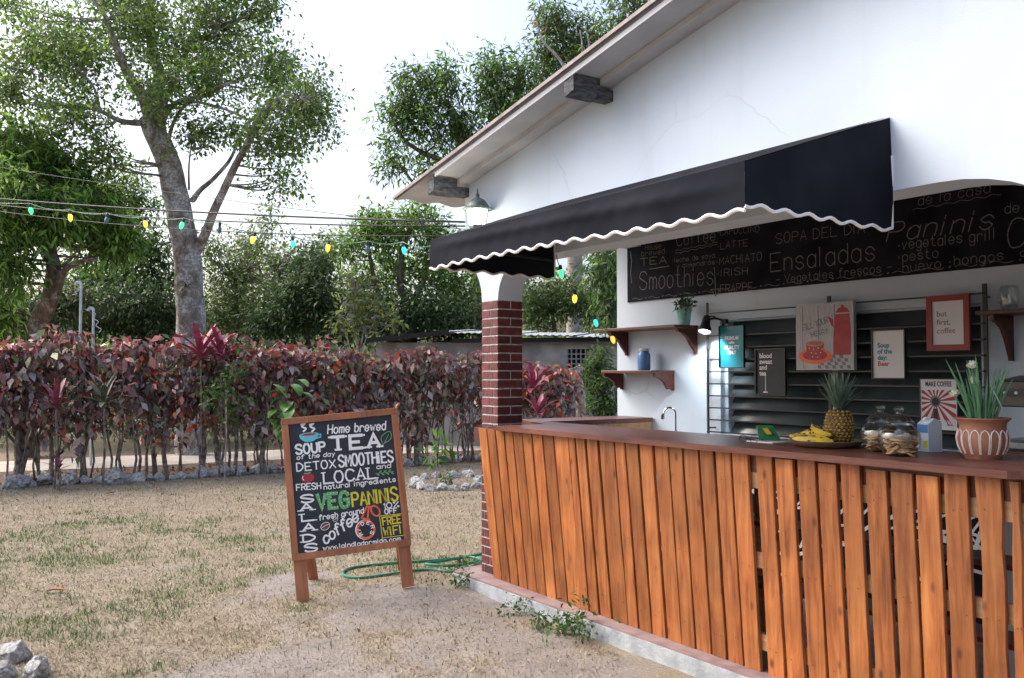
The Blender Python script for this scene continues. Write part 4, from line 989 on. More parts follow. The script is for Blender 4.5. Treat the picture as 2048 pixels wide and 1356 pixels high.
def banana(name, label, x, y, z, rz, tilt, L=.18, r=.024, roll=0):
    o = thing(name, label, 'banana', tloc + WX * x + VY * y + Vector((0, 0, z)), TH + rz, 'bananas on the tray')
    pts = []; rr = []
    for i in range(13):
        f = i / 12; a_ = (f - .5) * 1.35
        pts.append((L * .72 * math.sin(a_), L * .5 * (1 - math.cos(a_)), 0))
        rr.append(r * (.30 if i == 0 else .42 if i == 1 else .8 if i == 2 else 1.0 if i < 10 else .8 if i == 10 else .42 if i == 11 else .25))
    o.rotation_euler = (roll, tilt, TH + rz)
    MB().tube(pts, rr, 6).build('skin', M['banana'], o, 25)
    MB().tube([pts[0], (pts[0][0] - .02, pts[0][1] + .012, 0)], [.006, .005], 6).build('stalk', M['bananadark'], o)
    q = MB(); rr2 = random.Random(hash(label) % 99)
    for k in range(5):
        i = rr2.randint(3, 9); a_ = rr2.uniform(.2, 2.6); c = Vector(pts[i]); n_ = Vector((0, -math.cos(a_), math.sin(a_)))
        q.tube([c + n_ * (rr[i] * .93) + Vector((-.008, 0, 0)), c + n_ * (rr[i] * 1.0), c + n_ * (rr[i] * .93) + Vector((.01, .002, 0))], [.001, .004, .001], 5)
    q = q.build('brown_spots', M['bananadark'], o); q['kind'] = 'stuff'
for k, (x, y, z, rz, ti, ro, lab) in enumerate(((-.10, -.03, .030, .3, .05, .5, 'leftmost ripe banana lying at the tray edge'), (-.055, -.075, .032, -.5, -.05, .3, 'short banana pointing towards the viewer at tray front'), (.0, -.05, .066, -.35, .22, .9, 'uppermost spotted banana leaning on the pineapple'),
        (.02, -.08, .034, -.25, .12, .6, 'spotted banana lying in front of the pineapple'), (-.07, .0, .055, .05, -.1, .4, 'banana resting across the left of the bunch'), (-.03, -.10, .030, .25, 0, .2, 'banana lowest at the front rim of the tray'))):
    banana('banana', lab, x, y, z, rz, ti, roll=ro)
# pineapple
pa_ = thing('pineapple', 'ripe pineapple with spiky grey-green crown standing on the tray', 'pineapple', tloc + WX * .055 + VY * .03 + Vector((0, 0, .012)), TH)
prof = [(.0005, 0), (.04, .003), (.058, .03), (.066, .075), (.064, .115), (.052, .15), (.03, .168), (.0005, .17)]
MB().lathe(prof, 20).build('core', M['bananadark'], pa_, True)
def pr_at(z):
    for (r0, z0_), (r1, z1_) in zip(prof, prof[1:]):
        if z0_ <= z <= z1_: return r0 + (r1 - r0) * (z - z0_) / (z1_ - z0_ + 1e-9)
    return .02
em = MB().add([(-.011, 0, 0), (0, -.001, -.011), (.011, 0, 0), (0, -.001, .011), (0, -.009, .001)], [(0, 1, 4), (1, 2, 4), (2, 3, 4), (3, 0, 4)]).mesh('scale', M['pineapple'])
for r_ in range(11):
    z = .012 + r_ * .0145; rad = pr_at(z); n_ = max(7, int(2 * math.pi * rad / .021))
    for k in range(n_):
        a_ = 2 * math.pi * (k + .5 * (r_ % 2)) / n_
        link('scale', em, pa_, (rad * .985 * math.sin(a_), -rad * .985 * math.cos(a_), z), (0, 0, a_), (1.05, 1, .85))
q = MB(); rr2 = random.Random(8)
for k in range(46):
    f = k / 46; a_ = k * 2.4; el = .75 + .75 * f; L = .11 + .06 * math.sin(f * 2.6)
    blade_leaf(q, (.014 * math.cos(a_), .014 * math.sin(a_), .165 + .03 * f), (math.cos(a_) * math.cos(el), math.sin(a_) * math.cos(el), math.sin(el)), L, .014, rr2.uniform(.1, .8) * (1 - f * .6), 5)
q.build('crown', M['pineleaf'], pa_, True)
# cookie jars
def cookie_jar(px, py, label, seed):
    o = bthing('cookie_jar', label, 'jar', *onbar(px, py), group='glass cookie jars')
    S = 1.0; n_ = 40; outer = [(.0005, 0), (.055, 0), (.068, .012), (.084, .045), (.088, .075), (.082, .105), (.066, .122), (.058, .128), (.060, .136)]
    inner = [(.056, .136), (.054, .128), (.062, .120), (.078, .103), (.084, .075), (.080, .046), (.064, .014), (.052, .004), (.0005, .004)]
    q = MB(); prof_ = outer + inner; vs = []
    for (r, z) in prof_:
        for k in range(n_):
            a_ = 2 * math.pi * k / n_; rr_ = r * (1 + (.012 * (k % 2) if .02 < z < .12 else 0)); vs.append((rr_ * math.cos(a_), rr_ * math.sin(a_), z))
    q.add(vs, [(i * n_ + k, i * n_ + (k + 1) % n_, (i + 1) * n_ + (k + 1) % n_, (i + 1) * n_ + k) for i in range(len(prof_) - 1) for k in range(n_)]); q.build('body', M['glass'], o, 40)
    MB().lathe([(.062, .1365), (.064, .142), (.056, .150), (.045, .165), (.022, .176), (.012, .180), (.011, .186), (.020, .194), (.021, .204), (.012, .212), (.0005, .214), (.0005, .172), (.020, .170), (.042, .161), (.052, .147), (.056, .1365), (.062, .1365)], 28).build('lid', M['glass'], o, 40)
    r2 = random.Random(seed); cm_ = MB().lathe([(.0005, 0), (.026, 0), (.030, .003), (.029, .007), (.02, .009), (.0005, .0095)], 14).mesh('cookie', M['cookie'], True)
    z = .006
    for k in range(40):
        a_ = r2.uniform(0, 6.28); rd = r2.uniform(.02, .050); lay = k // 7
        c = link('cookie', cm_, o, (rd * math.cos(a_), rd * math.sin(a_), .008 + lay * .014 + r2.uniform(0, .006)), (r2.uniform(-.5, .5), r2.uniform(-.5, .5), a_))
    return o
cookie_jar(1762, 903, 'left ribbed glass jar of round cookies beside the pineapple', 1); cookie_jar(1799, 911, 'right ribbed glass jar of round cookies next to the milk carton', 2)
cu = bthing('blue_cup', 'small blue plastic cup between pineapple and cookie jars', 'cup', *onbar(1714, 884))
MB().lathe([(.0005, 0), (.028, 0), (.034, .058)], 20).build('body', M['lid'], cu, 40); MB().lathe([(.0355, .0585), (.0365, .062), (.0365, .085), (.030, .088), (.0005, .088)], 20).build('lid', M['cup_blue'], cu, 40)
mc = bthing('milk_carton', 'white and blue milk carton with cap behind the cookie jars', 'carton', *onbar(1860, 903)); mc.rotation_euler.z = TH - .35
MB().box(-.036, .036, -.036, .036, 0, .125).prism([(-.036, .1255), (.036, .1255), (.004, .15), (-.004, .15)], 0, -.036, .036).build('body', M['carton'], mc)
MB().box(-.0367, -.0361, -.034, .034, .004, .06).box(-.034, .034, -.0367, -.0361, .085, .122).build('print', M['cartonblue'], mc)
MB().box(.004, .03, -.0369, -.0361, .02, .05).box(-.0369, -.0361, -.02, .02, .08, .11).build('print', M['pyellow'], mc)
MB().lathe([(.011, 0), (.011, .014), (.0005, .0145)], 12).build('cap', M['pwhite'], mc, loc=(0, -.018, .139), rot=(R(38), 0, 0))
# terracotta pot of flowering onions
pt = bthing('onion_pot', 'terracotta pot with white looped pattern holding flowering green onions', 'potted plant', *onbar(1966, 917))
pp = [(.0005, 0), (.068, 0), (.070, .006), (.078, .015), (.094, .05), (.100, .085), (.094, .115), (.088, .130), (.092, .150), (.108, .165), (.108, .170), (.100, .170), (.086, .152), (.08, .14), (.0005, .138)]
MB().lathe(pp, 40).build('pot', M['terracotta'], pt, 40)
MB().lathe([(.0005, .1385), (.0815, .1385)], 24).build('soil', M['soil'], pt)
def rad_at(z):
    for (r0, z0_), (r1, z1_) in zip(pp[:8], pp[1:9]):
        if z0_ <= z <= z1_: return r0 + (r1 - r0) * (z - z0_) / (z1_ - z0_ + 1e-9)
    return .09
lp = MB(); NP = 16
for k in range(NP):
    a0, a1 = 2 * math.pi * k / NP, 2 * math.pi * (k + 1) / NP; pts = []
    for i in range(19):
        f = i / 18
        if f < .42: z = .022 + (.105 - .022) * f / .42; a_ = a0 + .03
        elif f > .58: z = .022 + (.105 - .022) * (1 - f) / .42; a_ = a1 - .03
        else: g2 = (f - .42) / .16; z = .105 + .016 * math.sin(math.pi * g2); a_ = a0 + .03 + (a1 - a0 - .06) * g2
        rr_ = rad_at(z) + .0008; pts.append((rr_ * math.cos(a_), rr_ * math.sin(a_), z))
    lp.tube(pts, .0026, 5)
lp.build('white_loops', M['chalkline'], pt)
q = MB(); r2 = random.Random(6)
for k in range(34):
    a_ = r2.uniform(0, 6.28); rd = r2.uniform(.01, .05); le = r2.uniform(.01, .34); L = r2.uniform(.13, .30)
    b0 = Vector((rd * math.cos(a_), rd * math.sin(a_), .138)); d_ = Vector((math.cos(a_) * le, math.sin(a_) * le, 1)).normalized(); pts = []; p_ = b0.copy()
    for i in range(6): pts.append(p_.copy()); p_ = p_ + d_ * L / 5; d_ = (d_ + Vector((math.cos(a_) * .05, math.sin(a_) * .05, -.01))).normalized()
    q.tube(pts, [.0045, .006, .006, .005, .0035, .0008], 6)
q.tube([(.05, -.02, .30), (.08, -.035, .26), (.11, -.04, .20)], [.004, .004, .001], 5)
q.build('leaves', M['onion'], pt, True)
for (dx, dv, hh) in ((-.022, -.03, .375), (-.03, .0, .31), (-.10, -.03, .255)):
    MB().tube([(dx * .3, dv * .3, .138), (dx * .5, dv * .6, .25 * hh / .37), (dx, dv, hh)], [.005, .006, .004], 6).build('flower_stalk', M['onion'], pt, True)
    fl = MB(); r3 = random.Random(int(hh * 1000))
    fl.lathe([(.0005, -.014), (.012, -.009), (.017, 0), (.013, .012), (.0005, .017)], 10)
    for i in range(40):
        a_ = r3.uniform(0, 6.28); e_ = r3.uniform(-.5, 1.5); d_ = Vector((math.cos(a_) * math.cos(e_), math.sin(a_) * math.cos(e_), math.sin(e_))); fl.tube([d_ * .012, d_ * .023], [.0035, .0015], 4)
    fl.build('flower_head', M['onionflower'], pt, loc=(dx, dv, hh + .012))
# espresso machine at the right end
bc = bthing('back_cabinet', 'white cabinet behind the bar carrying the espresso machine', 'cabinet', 3.05, .68, .1)
MB().box(0, 1.1, 0, .55, .0005, HC - .13, .004).build('body', M['carton'], bc); MB().box(-.02, 1.12, -.02, .56, HC - .1295, HC - .1005, .004).build('worktop', M['top'], bc)
for k in range(2): MB().box(.03 + .53 * k, .53 + .53 * k, -.012, -.0005, .05, HC - .17, .003).build('door', M['paper'], bc)
em_ = bthing('espresso_machine', 'brown and steel espresso machine at the right edge behind the onion pot', 'machine', 3.27, .86, HC + .0008)
MB().box(-.16, .20, -.13, .12, 0, .05, .012).build('base', M['steel'], em_); MB().box(-.07, .20, -.02, .12, .0505, .20).build('column', M['steel'], em_)
MB().box(-.165, .20, -.14, .12, .2005, .32, .006).build('head', M['machine'], em_)
MB().box(-.14, .16, -.1415, -.1402, .245, .285).build('control_panel', M['iron'], em_)
bt = MB().lathe([(.007, 0), (.007, .004), (.0005, .005)], 10).mesh('button', M['lid'])
for k in range(5): link('button', bt, em_, (-.115 + k * .05, -.1416, .265), (R(90), 0, 0))
MB().add([(-.16, -.135, .3205), (.195, -.135, .3205), (.195, .115, .3205), (-.16, .115, .3205), (-.08, -.08, .345), (.195, -.08, .345), (.195, .08, .345), (-.08, .08, .345)], [(4, 5, 6, 7), (0, 1, 5, 4), (1, 2, 6, 5), (2, 3, 7, 6), (3, 0, 4, 7)]).build('cover', M['steel'], em_)
# ------------------------------------------------------------------ sandwich board sign
SL = G(593, 1203, 0.0); SR = G(829, 1174, .05); SL.z = gh(SL.x, SL.y)
SR.z = gh(SR.x, SR.y)
e = SR - SL; SWD = e.length; yaw = math.atan2(e.y, e.x); roll = -math.asin(e.z / e.length) - R(1.6)
sg = thing('sandwich_board', 'wooden A-frame chalkboard sign with hand painted cafe menu standing on lawn', 'sign', SL, yaw)
sg.rotation_euler = (R(-11.5), roll, yaw)
SMX = Matrix.Translation(SL) @ sg.rotation_euler.to_matrix().to_4x4(); SIN = SMX.inverted()
SH, SB, FW = 1.235, .265, .046
for name, x0, x1 in (('leg', 0, .085), ('leg', SWD - .085, SWD)):
    q = MB(); q.box(x0, x1, .0, .022, -.01, SH - .05, .002); q.build(name, M['signwood'], sg)
for name, bx in (('stile', (-.008, FW - .008, -.022, -.0005, SB + FW, SH - FW)), ('stile', (SWD - FW + .008, SWD + .008, -.022, -.0005, SB + FW, SH - FW)), ):
    MB().box(*bx, .0015).build(name, M['signwood'], sg)
for name, z in (('bottom_rail', SB), ('top_rail', SH - FW)): MB().box(-.008, SWD + .008, -.0225, -.0005, z + .0003, z + FW - .0003, .0015).build(name, M['signwood'], sg)
MB().box(.033, SWD - .033, -.012, -.001, SB + FW - .002, SH - FW + .002).build('panel', M['board'], sg)
# rear legs, hinged at the top
for px, py, x in ((627, 1160, .05), (806, 1141, SWD - .06)):
    g0 = G(px, py); g0.z = gh(g0.x, g0.y) - .004; b_ = SIN @ g0
    o = MB().prism([(-.035, 0), (.035, 0), (.035, .02), (-.035, .02)], 2, 0, 1).build('rear_leg', M['signwood'], sg); top_ = Vector((x, .024, SH - .06)); d_ = b_ - top_
    o.location = top_; o.rotation_euler = d_.to_track_quat('Z', 'Y').to_euler(); o.scale = (1, 1, d_.length)
    o.data.name = 'rear_leg'
MB().tube([(SWD - .012, .03, SH - .1), (SWD + .015, .05, SH + .02), (SWD + .035, .06, SH + .045)], [.010, .012, .003], 6).build('hinge_stub', M['signwood'], sg)
# painted lettering: zoomed photo coordinates -> panel coordinates
o2 = Vector((185, 1005)); ax = Vector((652, -75)); ay = Vector((-68, -815)); PW, PH = SWD - .092, SH - FW * 2 - SB
det = ax.x * ay.y - ax.y * ay.x
def zs(x, y):
    d = Vector((x, y)) - o2; a_ = (d.x * ay.y - d.y * ay.x) / det; b_ = (ax.x * d.y - ax.y * d.x) / det
    return .044 + a_ * PW, SB + FW + b_ * PH
PXM = PW / ax.length
def place_s(x, y, o): return (x, -.0126 - o, y)
class Coats:                         # every painted word or mark is a part of its own
    def __init__(s): s.all = []
    def __getitem__(s, k): q = MB(); s.all.append((q, k)); return q
coats = Coats()
def wt(s, a, b_, h, w_, m_='pwhite', **k):
    lettering(lambda: coats[m_], s, *zs(*a), *zs(*b_), h * PXM, w_ * PXM, place_s, rng=rl, jit=.0012, **k)
wt('Home brewed', (362, 246), (738, 214), 56, 8, slant=.12)
wt('TEA', (392, 352), (700, 326), 84, 21, serif=True, gap=2.2)
wt('SOUP', (164, 380), (346, 358), 58, 13, gap=1.6); wt('of the day', (168, 415), (405, 390), 27, 5, slant=.15)
wt('DETOX', (168, 490), (412, 464), 50, 8); wt('SMOOTHiES', (436, 460), (786, 424), 72, 12)
wt('LOCAL', (338, 568), (672, 532), 70, 11, serif=True); wt('and', (678, 474), (768, 464), 28, 5.5, slant=.1)
wt('FRESH', (166, 612), (318, 600), 38, 7, serif=False); wt('natural ingredients', (338, 606), (798, 556), 30, 5.5)
for ch, x, y in (('S', 198, 690), ('A', 192, 740), ('L', 200, 806), ('A', 206, 868), ('D', 208, 934), ('S', 222, 996)):
    wt(ch, (x, y), (x + 74, y - 7), 43 if ch != 'S' else 46, 11, serif=ch in 'ALD')
wt('VEG', (300, 732), (492, 716), 92, 23, 'pgreen', gap=1.8); wt('PANINIS', (520, 714), (812, 676), 84, 13, 'pyellow', serif=False)
for ch0, pts in (('V', ((300, 640), (309, 668), (318, 700), (330, 726), (341, 700), (350, 665), (358, 635))), ('E', ((420, 625), (398, 628), (380, 630), (382, 655), (384, 680), (386, 705), (388, 722), (405, 720), (424, 718), (402, 674))), ('G', ((490, 628), (470, 618), (450, 630), (446, 655), (450, 690), (462, 712), (484, 710), (494, 688), (484, 668)))):
    for p_ in pts: disc(coats['pwhite'], *zs(*p_), .0034, .0034, place_s, .0016, 8)
wt('fresh ground', (308, 802), (588, 756), 33, 6, slant=.1)
wt('coffee', (345, 950), (560, 800), 66, 11, slant=.25, gap=.9)
wt('10%', (720, 730), (816, 718), 32, 6.5); wt('OFF', (726, 766), (804, 756), 30, 7)
wt('FREE', (712, 836), (828, 820), 48, 8, 'pyellow'); wt('WIFI', (718, 904), (830, 888), 52, 8, 'pyellow')
for a_, b_ in (((690, 778), (830, 764)), ((690, 778), (706, 916)), ((706, 916), (842, 902))): ribbon(coats['pyellow'], [zs(*a_), zs(*b_)], .005, place_s, .0002)
wt('www.laindiadormida.com', (332, 986), (824, 934), 26, 5.5)
# cup of soup with steam, tomato, leaf, sprig, beans, gourd
cx_, cy_ = zs(242, 252)
disc(coats['pteal'], cx_, cy_, .066, .052, place_s, .0002, 16, 180, 360); disc(coats['pteal'], cx_, cy_, .066, .014, place_s, .0004)
disc(coats['pred'], cx_, cy_, .050, .009, place_s, .0006); ribbon(coats['pteal'], [(cx_ + .055, cy_ - .008), (cx_ + .08, cy_ - .006), (cx_ + .078, cy_ - .026), (cx_ + .045, cy_ - .032)], .009, place_s, .0003)
for x in (208, 262):
    a_ = zs(x, 232); ribbon(coats['pwhite'], catmull([(a_[0], a_[1]), (a_[0] + .018, a_[1] + .018), (a_[0] - .008, a_[1] + .034), (a_[0] + .012, a_[1] + .052), (a_[0] - .012, a_[1] + .048)]), .012, place_s, .0005)
a_ = zs(235, 532); disc(coats['pred'], *a_, .044, .034, place_s, .0002); ribbon(coats['pgreen'], [(a_[0] - .02, a_[1] + .034), (a_[0], a_[1] + .03), (a_[0] + .02, a_[1] + .036)], .008, place_s, .0006)
ribbon(coats['pwhite'], catmull([(a_[0] - .03, a_[1] + .015), (a_[0] - .034, a_[1]), (a_[0] - .026, a_[1] - .014)]), .004, place_s, .0006)
a_ = zs(722, 318); b_ = zs(765, 225)
ribbon(coats['pgreen'], catmull([a_, (a_[0] - .008, a_[1] + .06), b_, (b_[0] + .006, b_[1] - .05), (a_[0] + .008, a_[1] + .012)]), .005, place_s, .0003); ribbon(coats['pgreen'], [a_, (b_[0] - .008, b_[1] - .02)], .004, place_s, .0005)
a_ = zs(668, 505); b_ = zs(786, 490); ribbon(coats['pgreen'], [a_, b_], .004, place_s, .0002)
for k in range(7):
    f = .1 + k * .13; x, y = a_[0] + (b_[0] - a_[0]) * f, a_[1] + (b_[1] - a_[1]) * f; disc(coats['pgreen'], x + .006, y + (.010 if k % 2 else -.010), .013, .005, place_s, .0004, 10, rot=.6 if k % 2 else -.6)
for (x, y, r_) in ((345, 838, .030), (408, 796, .017)):
    a_ = zs(x, y); disc(coats['pwhite'], *a_, r_ * 1.12, r_ * .88, place_s, .0002, rot=.4); disc(coats['pbrown'], *a_, r_, r_ * .76, place_s, .0005, rot=.4)
    ribbon(coats['pwhite'], catmull([(a_[0] - r_ * .8, a_[1] - r_ * .3), (a_[0], a_[1] + r_ * .1), (a_[0] + r_ * .8, a_[1] + r_ * .3)]), .003, place_s, .0008)
a_ = zs(602, 862)
def ring(c, rx, ry, w_, m_, rot=0.0):
    ribbon(coats[m_], [(c[0] + rx * math.cos(R(10 * k)) * math.cos(rot) - ry * math.sin(R(10 * k)) * math.sin(rot), c[1] + rx * math.cos(R(10 * k)) * math.sin(rot) + ry * math.sin(R(10 * k)) * math.cos(rot)) for k in range(37)], w_, place_s, .0003)
disc(coats['pwhite'], a_[0] - .004, a_[1], .070, .068, place_s, .0001); disc(coats['porange'], *a_, .066, .066, place_s, .0005)
hole = MB(); disc(hole, a_[0], a_[1], .050, .050, place_s, .0008); hole.build('painted_emblem', M['board'], sg)
for k, ch in enumerate('RIDERS'):
    an = R(215 - k * 50); q = (a_[0] + .036 * math.cos(an), a_[1] + .036 * math.sin(an)); tx_, ty_ = math.sin(an), -math.cos(an)
    lettering(coats['pwhite'], ch, q[0] - tx_ * .010, q[1] - ty_ * .010, q[0] + tx_ * .010, q[1] + ty_ * .010, .022, .005, lambda x, y, o: place_s(x, y, o + .001))
b_ = zs(664, 744); ring(b_, .026, .038, .012, 'porange', .5)
for p_ in ([zs(575, 790), zs(610, 715), zs(640, 720)], [zs(612, 800), zs(622, 722)], [zs(575, 790), zs(625, 800)]): ribbon(coats['porange'], p_, .013, place_s, .0004)
for q, k in coats.all: q.build('painted_mark', M[k], sg)

# ------------------------------------------------------------------ garden hose
hp = [(968, 1108), (930, 1116), (880, 1122), (800, 1128), (735, 1133), (700, 1139), (686, 1148), (694, 1157), (730, 1160), (790, 1152), (850, 1144), (905, 1148), (945, 1140), (962, 1128), (935, 1122), (890, 1129), (850, 1136), (900, 1140), (950, 1132), (975, 1120)]
c3 = catmull([tuple(G(*p_).xy) for p_ in hp], 6)
pts = []
for i, (x, y) in enumerate(c3): pts.append((x, y, gh(x, y) + .011 + (.020 if i > 66 else 0) * min(1, (i - 66) / 8 if i > 66 else 0)))
pts = [q for q in pts if (Vector((q[0], q[1], 0)) - P0).dot(VY) < -.19 or (Vector((q[0], q[1], 0)) - P0).dot(WX) < -.40]
h_ = MB().tube(pts, .011, 8).build('garden_hose', M['hose'], None, True); tag(h_, 'green garden hose looped on the ground behind the sign', 'hose')
# ------------------------------------------------------------------ stones
def stone_mesh(seed, sub=3):
    import bmesh
    bm = bmesh.new(); bmesh.ops.create_icosphere(bm, subdivisions=sub + 1, radius=1)
    for v in bm.verts:
        p = v.co.copy(); k = 1 + .42 * noise.noise(p * 1.1 + Vector((seed * 7.3, 0, 0))) + .24 * noise.noise(p * 2.6 + Vector((0, seed * 3.1, 0))) + .10 * noise.noise(p * 6 + Vector((0, 0, seed)))
        v.co = p * k
        for ax_, lim in ((Vector((.5, .3, .8)).normalized(), .72), (Vector((-.7, .4, .5)).normalized(), .78), (Vector((.1, -.9, .35)).normalized(), .8), (Vector((math.sin(seed * 2.1), math.cos(seed * 2.1), .6)).normalized(), .7)):
            d = v.co.dot(ax_)
            if d > lim: v.co -= ax_ * (d - lim) * .85
    me = bpy.data.meshes.new('stone'); bm.to_mesh(me); bm.free(); me.materials.append(M['stone'])
    me.polygons.foreach_set('use_smooth', [True] * len(me.polygons)); me.set_sharp_from_angle(angle=R(28)); return me
SM = [stone_mesh(k) for k in range(7)]
rs = random.Random(17)
def stone(x, y, w_, h_, label, group, rz=None, z=None):
    o = link('stone', rs.choice(SM), None, (x, y, gh(x, y) + h_ * .28 if z is None else z), (rs.uniform(-.2, .2), rs.uniform(-.2, .2), rs.uniform(0, 6.28) if rz is None else rz), (w_ / 2, w_ / 2 * rs.uniform(.65, .95), h_ / 2 * 1.1))
    return tag(o, label, 'stone', group)
bx = [(28, 975, 50), (62, 972, 22), (88, 966, 44), (115, 970, 24), (140, 967, 44), (172, 966, 24), (196, 966, 26), (225, 966, 52), (255, 963, 26), (275, 962, 36), (300, 960, 20), (318, 960, 30), (345, 958, 18), (362, 957, 30), (384, 956, 20), (404, 953, 36), (425, 952, 24), (445, 951, 44), (475, 949, 34), (498, 947, 22), (520, 946, 34), (545, 944, 28), (566, 943, 20),
      (815, 931, 24), (838, 928, 22), (860, 928, 30), (888, 925, 28), (912, 923, 26), (935, 921, 30), (953, 921, 18)]
for i, (px, py, w_) in enumerate(bx):
    g0 = G(px, py); s_ = g0.y / F; w3 = max(.10, w_ * s_)
    stone(g0.x, g0.y, w3, min(.26, w3 * rs.uniform(.55, .8)), ordinal(i) + ' pale stone from the left in the border row at the hedge foot', 'stones edging the hedge')
# ring of stones round the sapling
rc = [(832, 968, 28), (843, 978, 30), (862, 982, 26), (885, 980, 26), (908, 982, 24), (930, 980, 26), (952, 976, 24), (848, 958, 22), (872, 955, 20), (905, 956, 26), (938, 953, 26), (955, 962, 20), (826, 976, 20)]
for i, (px, py, w_) in enumerate(rc):
    g0 = G(px, py); w3 = max(.09, w_ * g0.y / F); stone(g0.x, g0.y, w3, w3 * .7, ordinal(i) + ' stone of the ring round the young sapling, counted clockwise from front left', 'stones ringing the sapling')
for (px, py, w_, h_, lab) in ((30, 1322, .17, .13, 'large grey rock at the back of the corner heap'), (72, 1354, .17, .13, 'pale angular rock nearest the lawn in the corner heap'), (6, 1360, .13, .11, 'small rounded rock at the left edge of corner heap')):
    g0 = G(px, py); stone(g0.x, g0.y, w_, h_, lab, 'rocks heaped in the lawn corner', z=h_ * .33)

# ------------------------------------------------------------------ hedge of copperleaf shrubs
PAL = {'dark': [(.070, .045, .048), (.095, .052, .054), (.145, .070, .066), (.13, .105, .11), (.20, .125, .11), (.25, .23, .245), (.30, .225, .20)],
       'red': [(.27, .07, .055), (.34, .10, .075), (.20, .055, .06), (.38, .17, .13), (.30, .13, .14)], 'fire': [(.45, .07, .02), (.40, .05, .03), (.33, .10, .03)], 'dry': [(.16, .11, .085), (.21, .145, .11), (.10, .065, .055), (.19, .05, .035)]}
def shrub(name, label, x, y, wd, ht, low, seed, dry=0.0, fire=0.0, group='shrubs of the red hedge', dens=1.0, dp=.32):
    g = np.random.default_rng(seed); r_ = random.Random(seed)
    o = thing(name, label, 'shrub', (x, y, gh(x, y)), 0, group)
    q = MB(); tips = []
    for k in range(r_.randint(4, 6) + int(6 * dry)):
        bx_ = r_.uniform(-.5, .5) * wd; by_ = r_.uniform(-.12, .12); r0 = r_.uniform(.010, .024) if r_.random() < .75 or dry > .4 else r_.uniform(.035, .055); p_ = Vector((bx_, by_, -.03)); pts = [p_.copy()]; hh = ht * r_.uniform(.7, .96)
        for i in range(5): p_ = p_ + Vector((r_.uniform(-.07, .07), r_.uniform(-.06, .06), hh / 5)); pts.append(p_.copy())
        q.tube(pts, [r0 * (1 - .14 * i) for i in range(6)], 6); tips += pts[3:]
        for i in (2, 3, 4):
            e_ = pts[i] + Vector((r_.uniform(-.22, .22), r_.uniform(-.2, .2), r_.uniform(.1, .35))); q.tube([pts[i], (pts[i] + e_) / 2 + Vector((0, 0, -.02)), e_], [r0 * .5, r0 * .4, r0 * .2], 4); tips.append(e_)
    q.build('stems', M['stem'], o, True)
    n_ = int(76 * dens * (1 - .45 * dry)); c = np.stack([g.uniform(-.55, .55, n_) * wd, g.normal(0, dp * .55, n_), low + (ht - low - .06) * g.random(n_) ** .75], 1)
    # rounded top and ragged underside
    c[:, 2] -= .22 * (np.abs(c[:, 0]) / wd * 1.6) ** 2 * g.random(n_) + (c[:, 1] / dp) ** 2 * .10
    pal = np.array(PAL['dark'] + PAL['red'] + PAL['fire'] + PAL['dry']); top_ = ht - .30
    def hc(b, col_, g2):
        N = len(b); k = g2.random(N); out = col_.copy()
        rd = np.array(PAL['red'])[g2.integers(0, 5, N)]; dk = np.array(PAL['dark'])[g2.integers(0, 7, N)]; fi = np.array(PAL['fire'])[g2.integers(0, 3, N)]; dr = np.array(PAL['dry'])[g2.integers(0, 4, N)]
        prob_red = .14 + .68 * np.clip((b[:, 2] - top_) / .30, 0, 1)
        out = np.where((k < prob_red)[:, None], rd, dk)
        ph = np.sin(b[:, 0] * 5 + seed) * np.sin(b[:, 2] * 6 + seed * 2)
        out = np.where(((g2.random(N) < fire) & (ph > .1))[:, None], fi, out); out = np.where((g2.random(N) < dry)[:, None], dr, out)
        gr = (g2.random(N) < .09)[:, None]; out = np.where(gr, np.array((.10, .13, .05)), out)
        return out * g2.uniform(.75, 2.2, (N, 1))
    foliage('foliage', o, [leafcloud(c, 11, .13, .128, pal, asp=.52, droop=1.1, up=.5, seed=seed + 50, hcol=hc)], M['leafg'])
    return o
nsh = 24
for i in range(nsh):
    s = -1.6 + i * .43; c = hedge_a + hd * s + hn * (.42 + rs.uniform(-.08, .08)); f = i / (nsh - 1)
    dry = 0.0 if f < .5 else (f - .5) * 1.3
    lab = ordinal(i) + ' shrub from left in the hedge, ' + ('dense dark purple with red tips' if dry < .1 else 'thinning with rusty leaves' if dry < .4 else 'sparse with dry brown leaves')
    shrub('copperleaf_shrub', lab, c.x, c.y, .58, 2.06 + rs.uniform(-.16, .14) - .10 * (.5 < f < .6) - .16 * max(0, f - .6) / .4, .42 + .24 * (i % 3) + .2 * rs.random(), 100 + i, dry, .30 if i in (9, 10, 14, 15) else .06, dens=1.0 - .32 * max(0, f - .5))
for k, (px, Y, lab) in enumerate(((1085, 15.8, 'orange red copperleaf shrub right of the brick pillar'), (1120, 16.0, 'rusty copperleaf shrub in front of the shed vent'))):
    c = W(px, 850, Y); shrub('copperleaf_shrub', lab, c.x, c.y, .55, 1.75, .4, 160 + k, .25, .5, 'shrubs by the shed', .7)
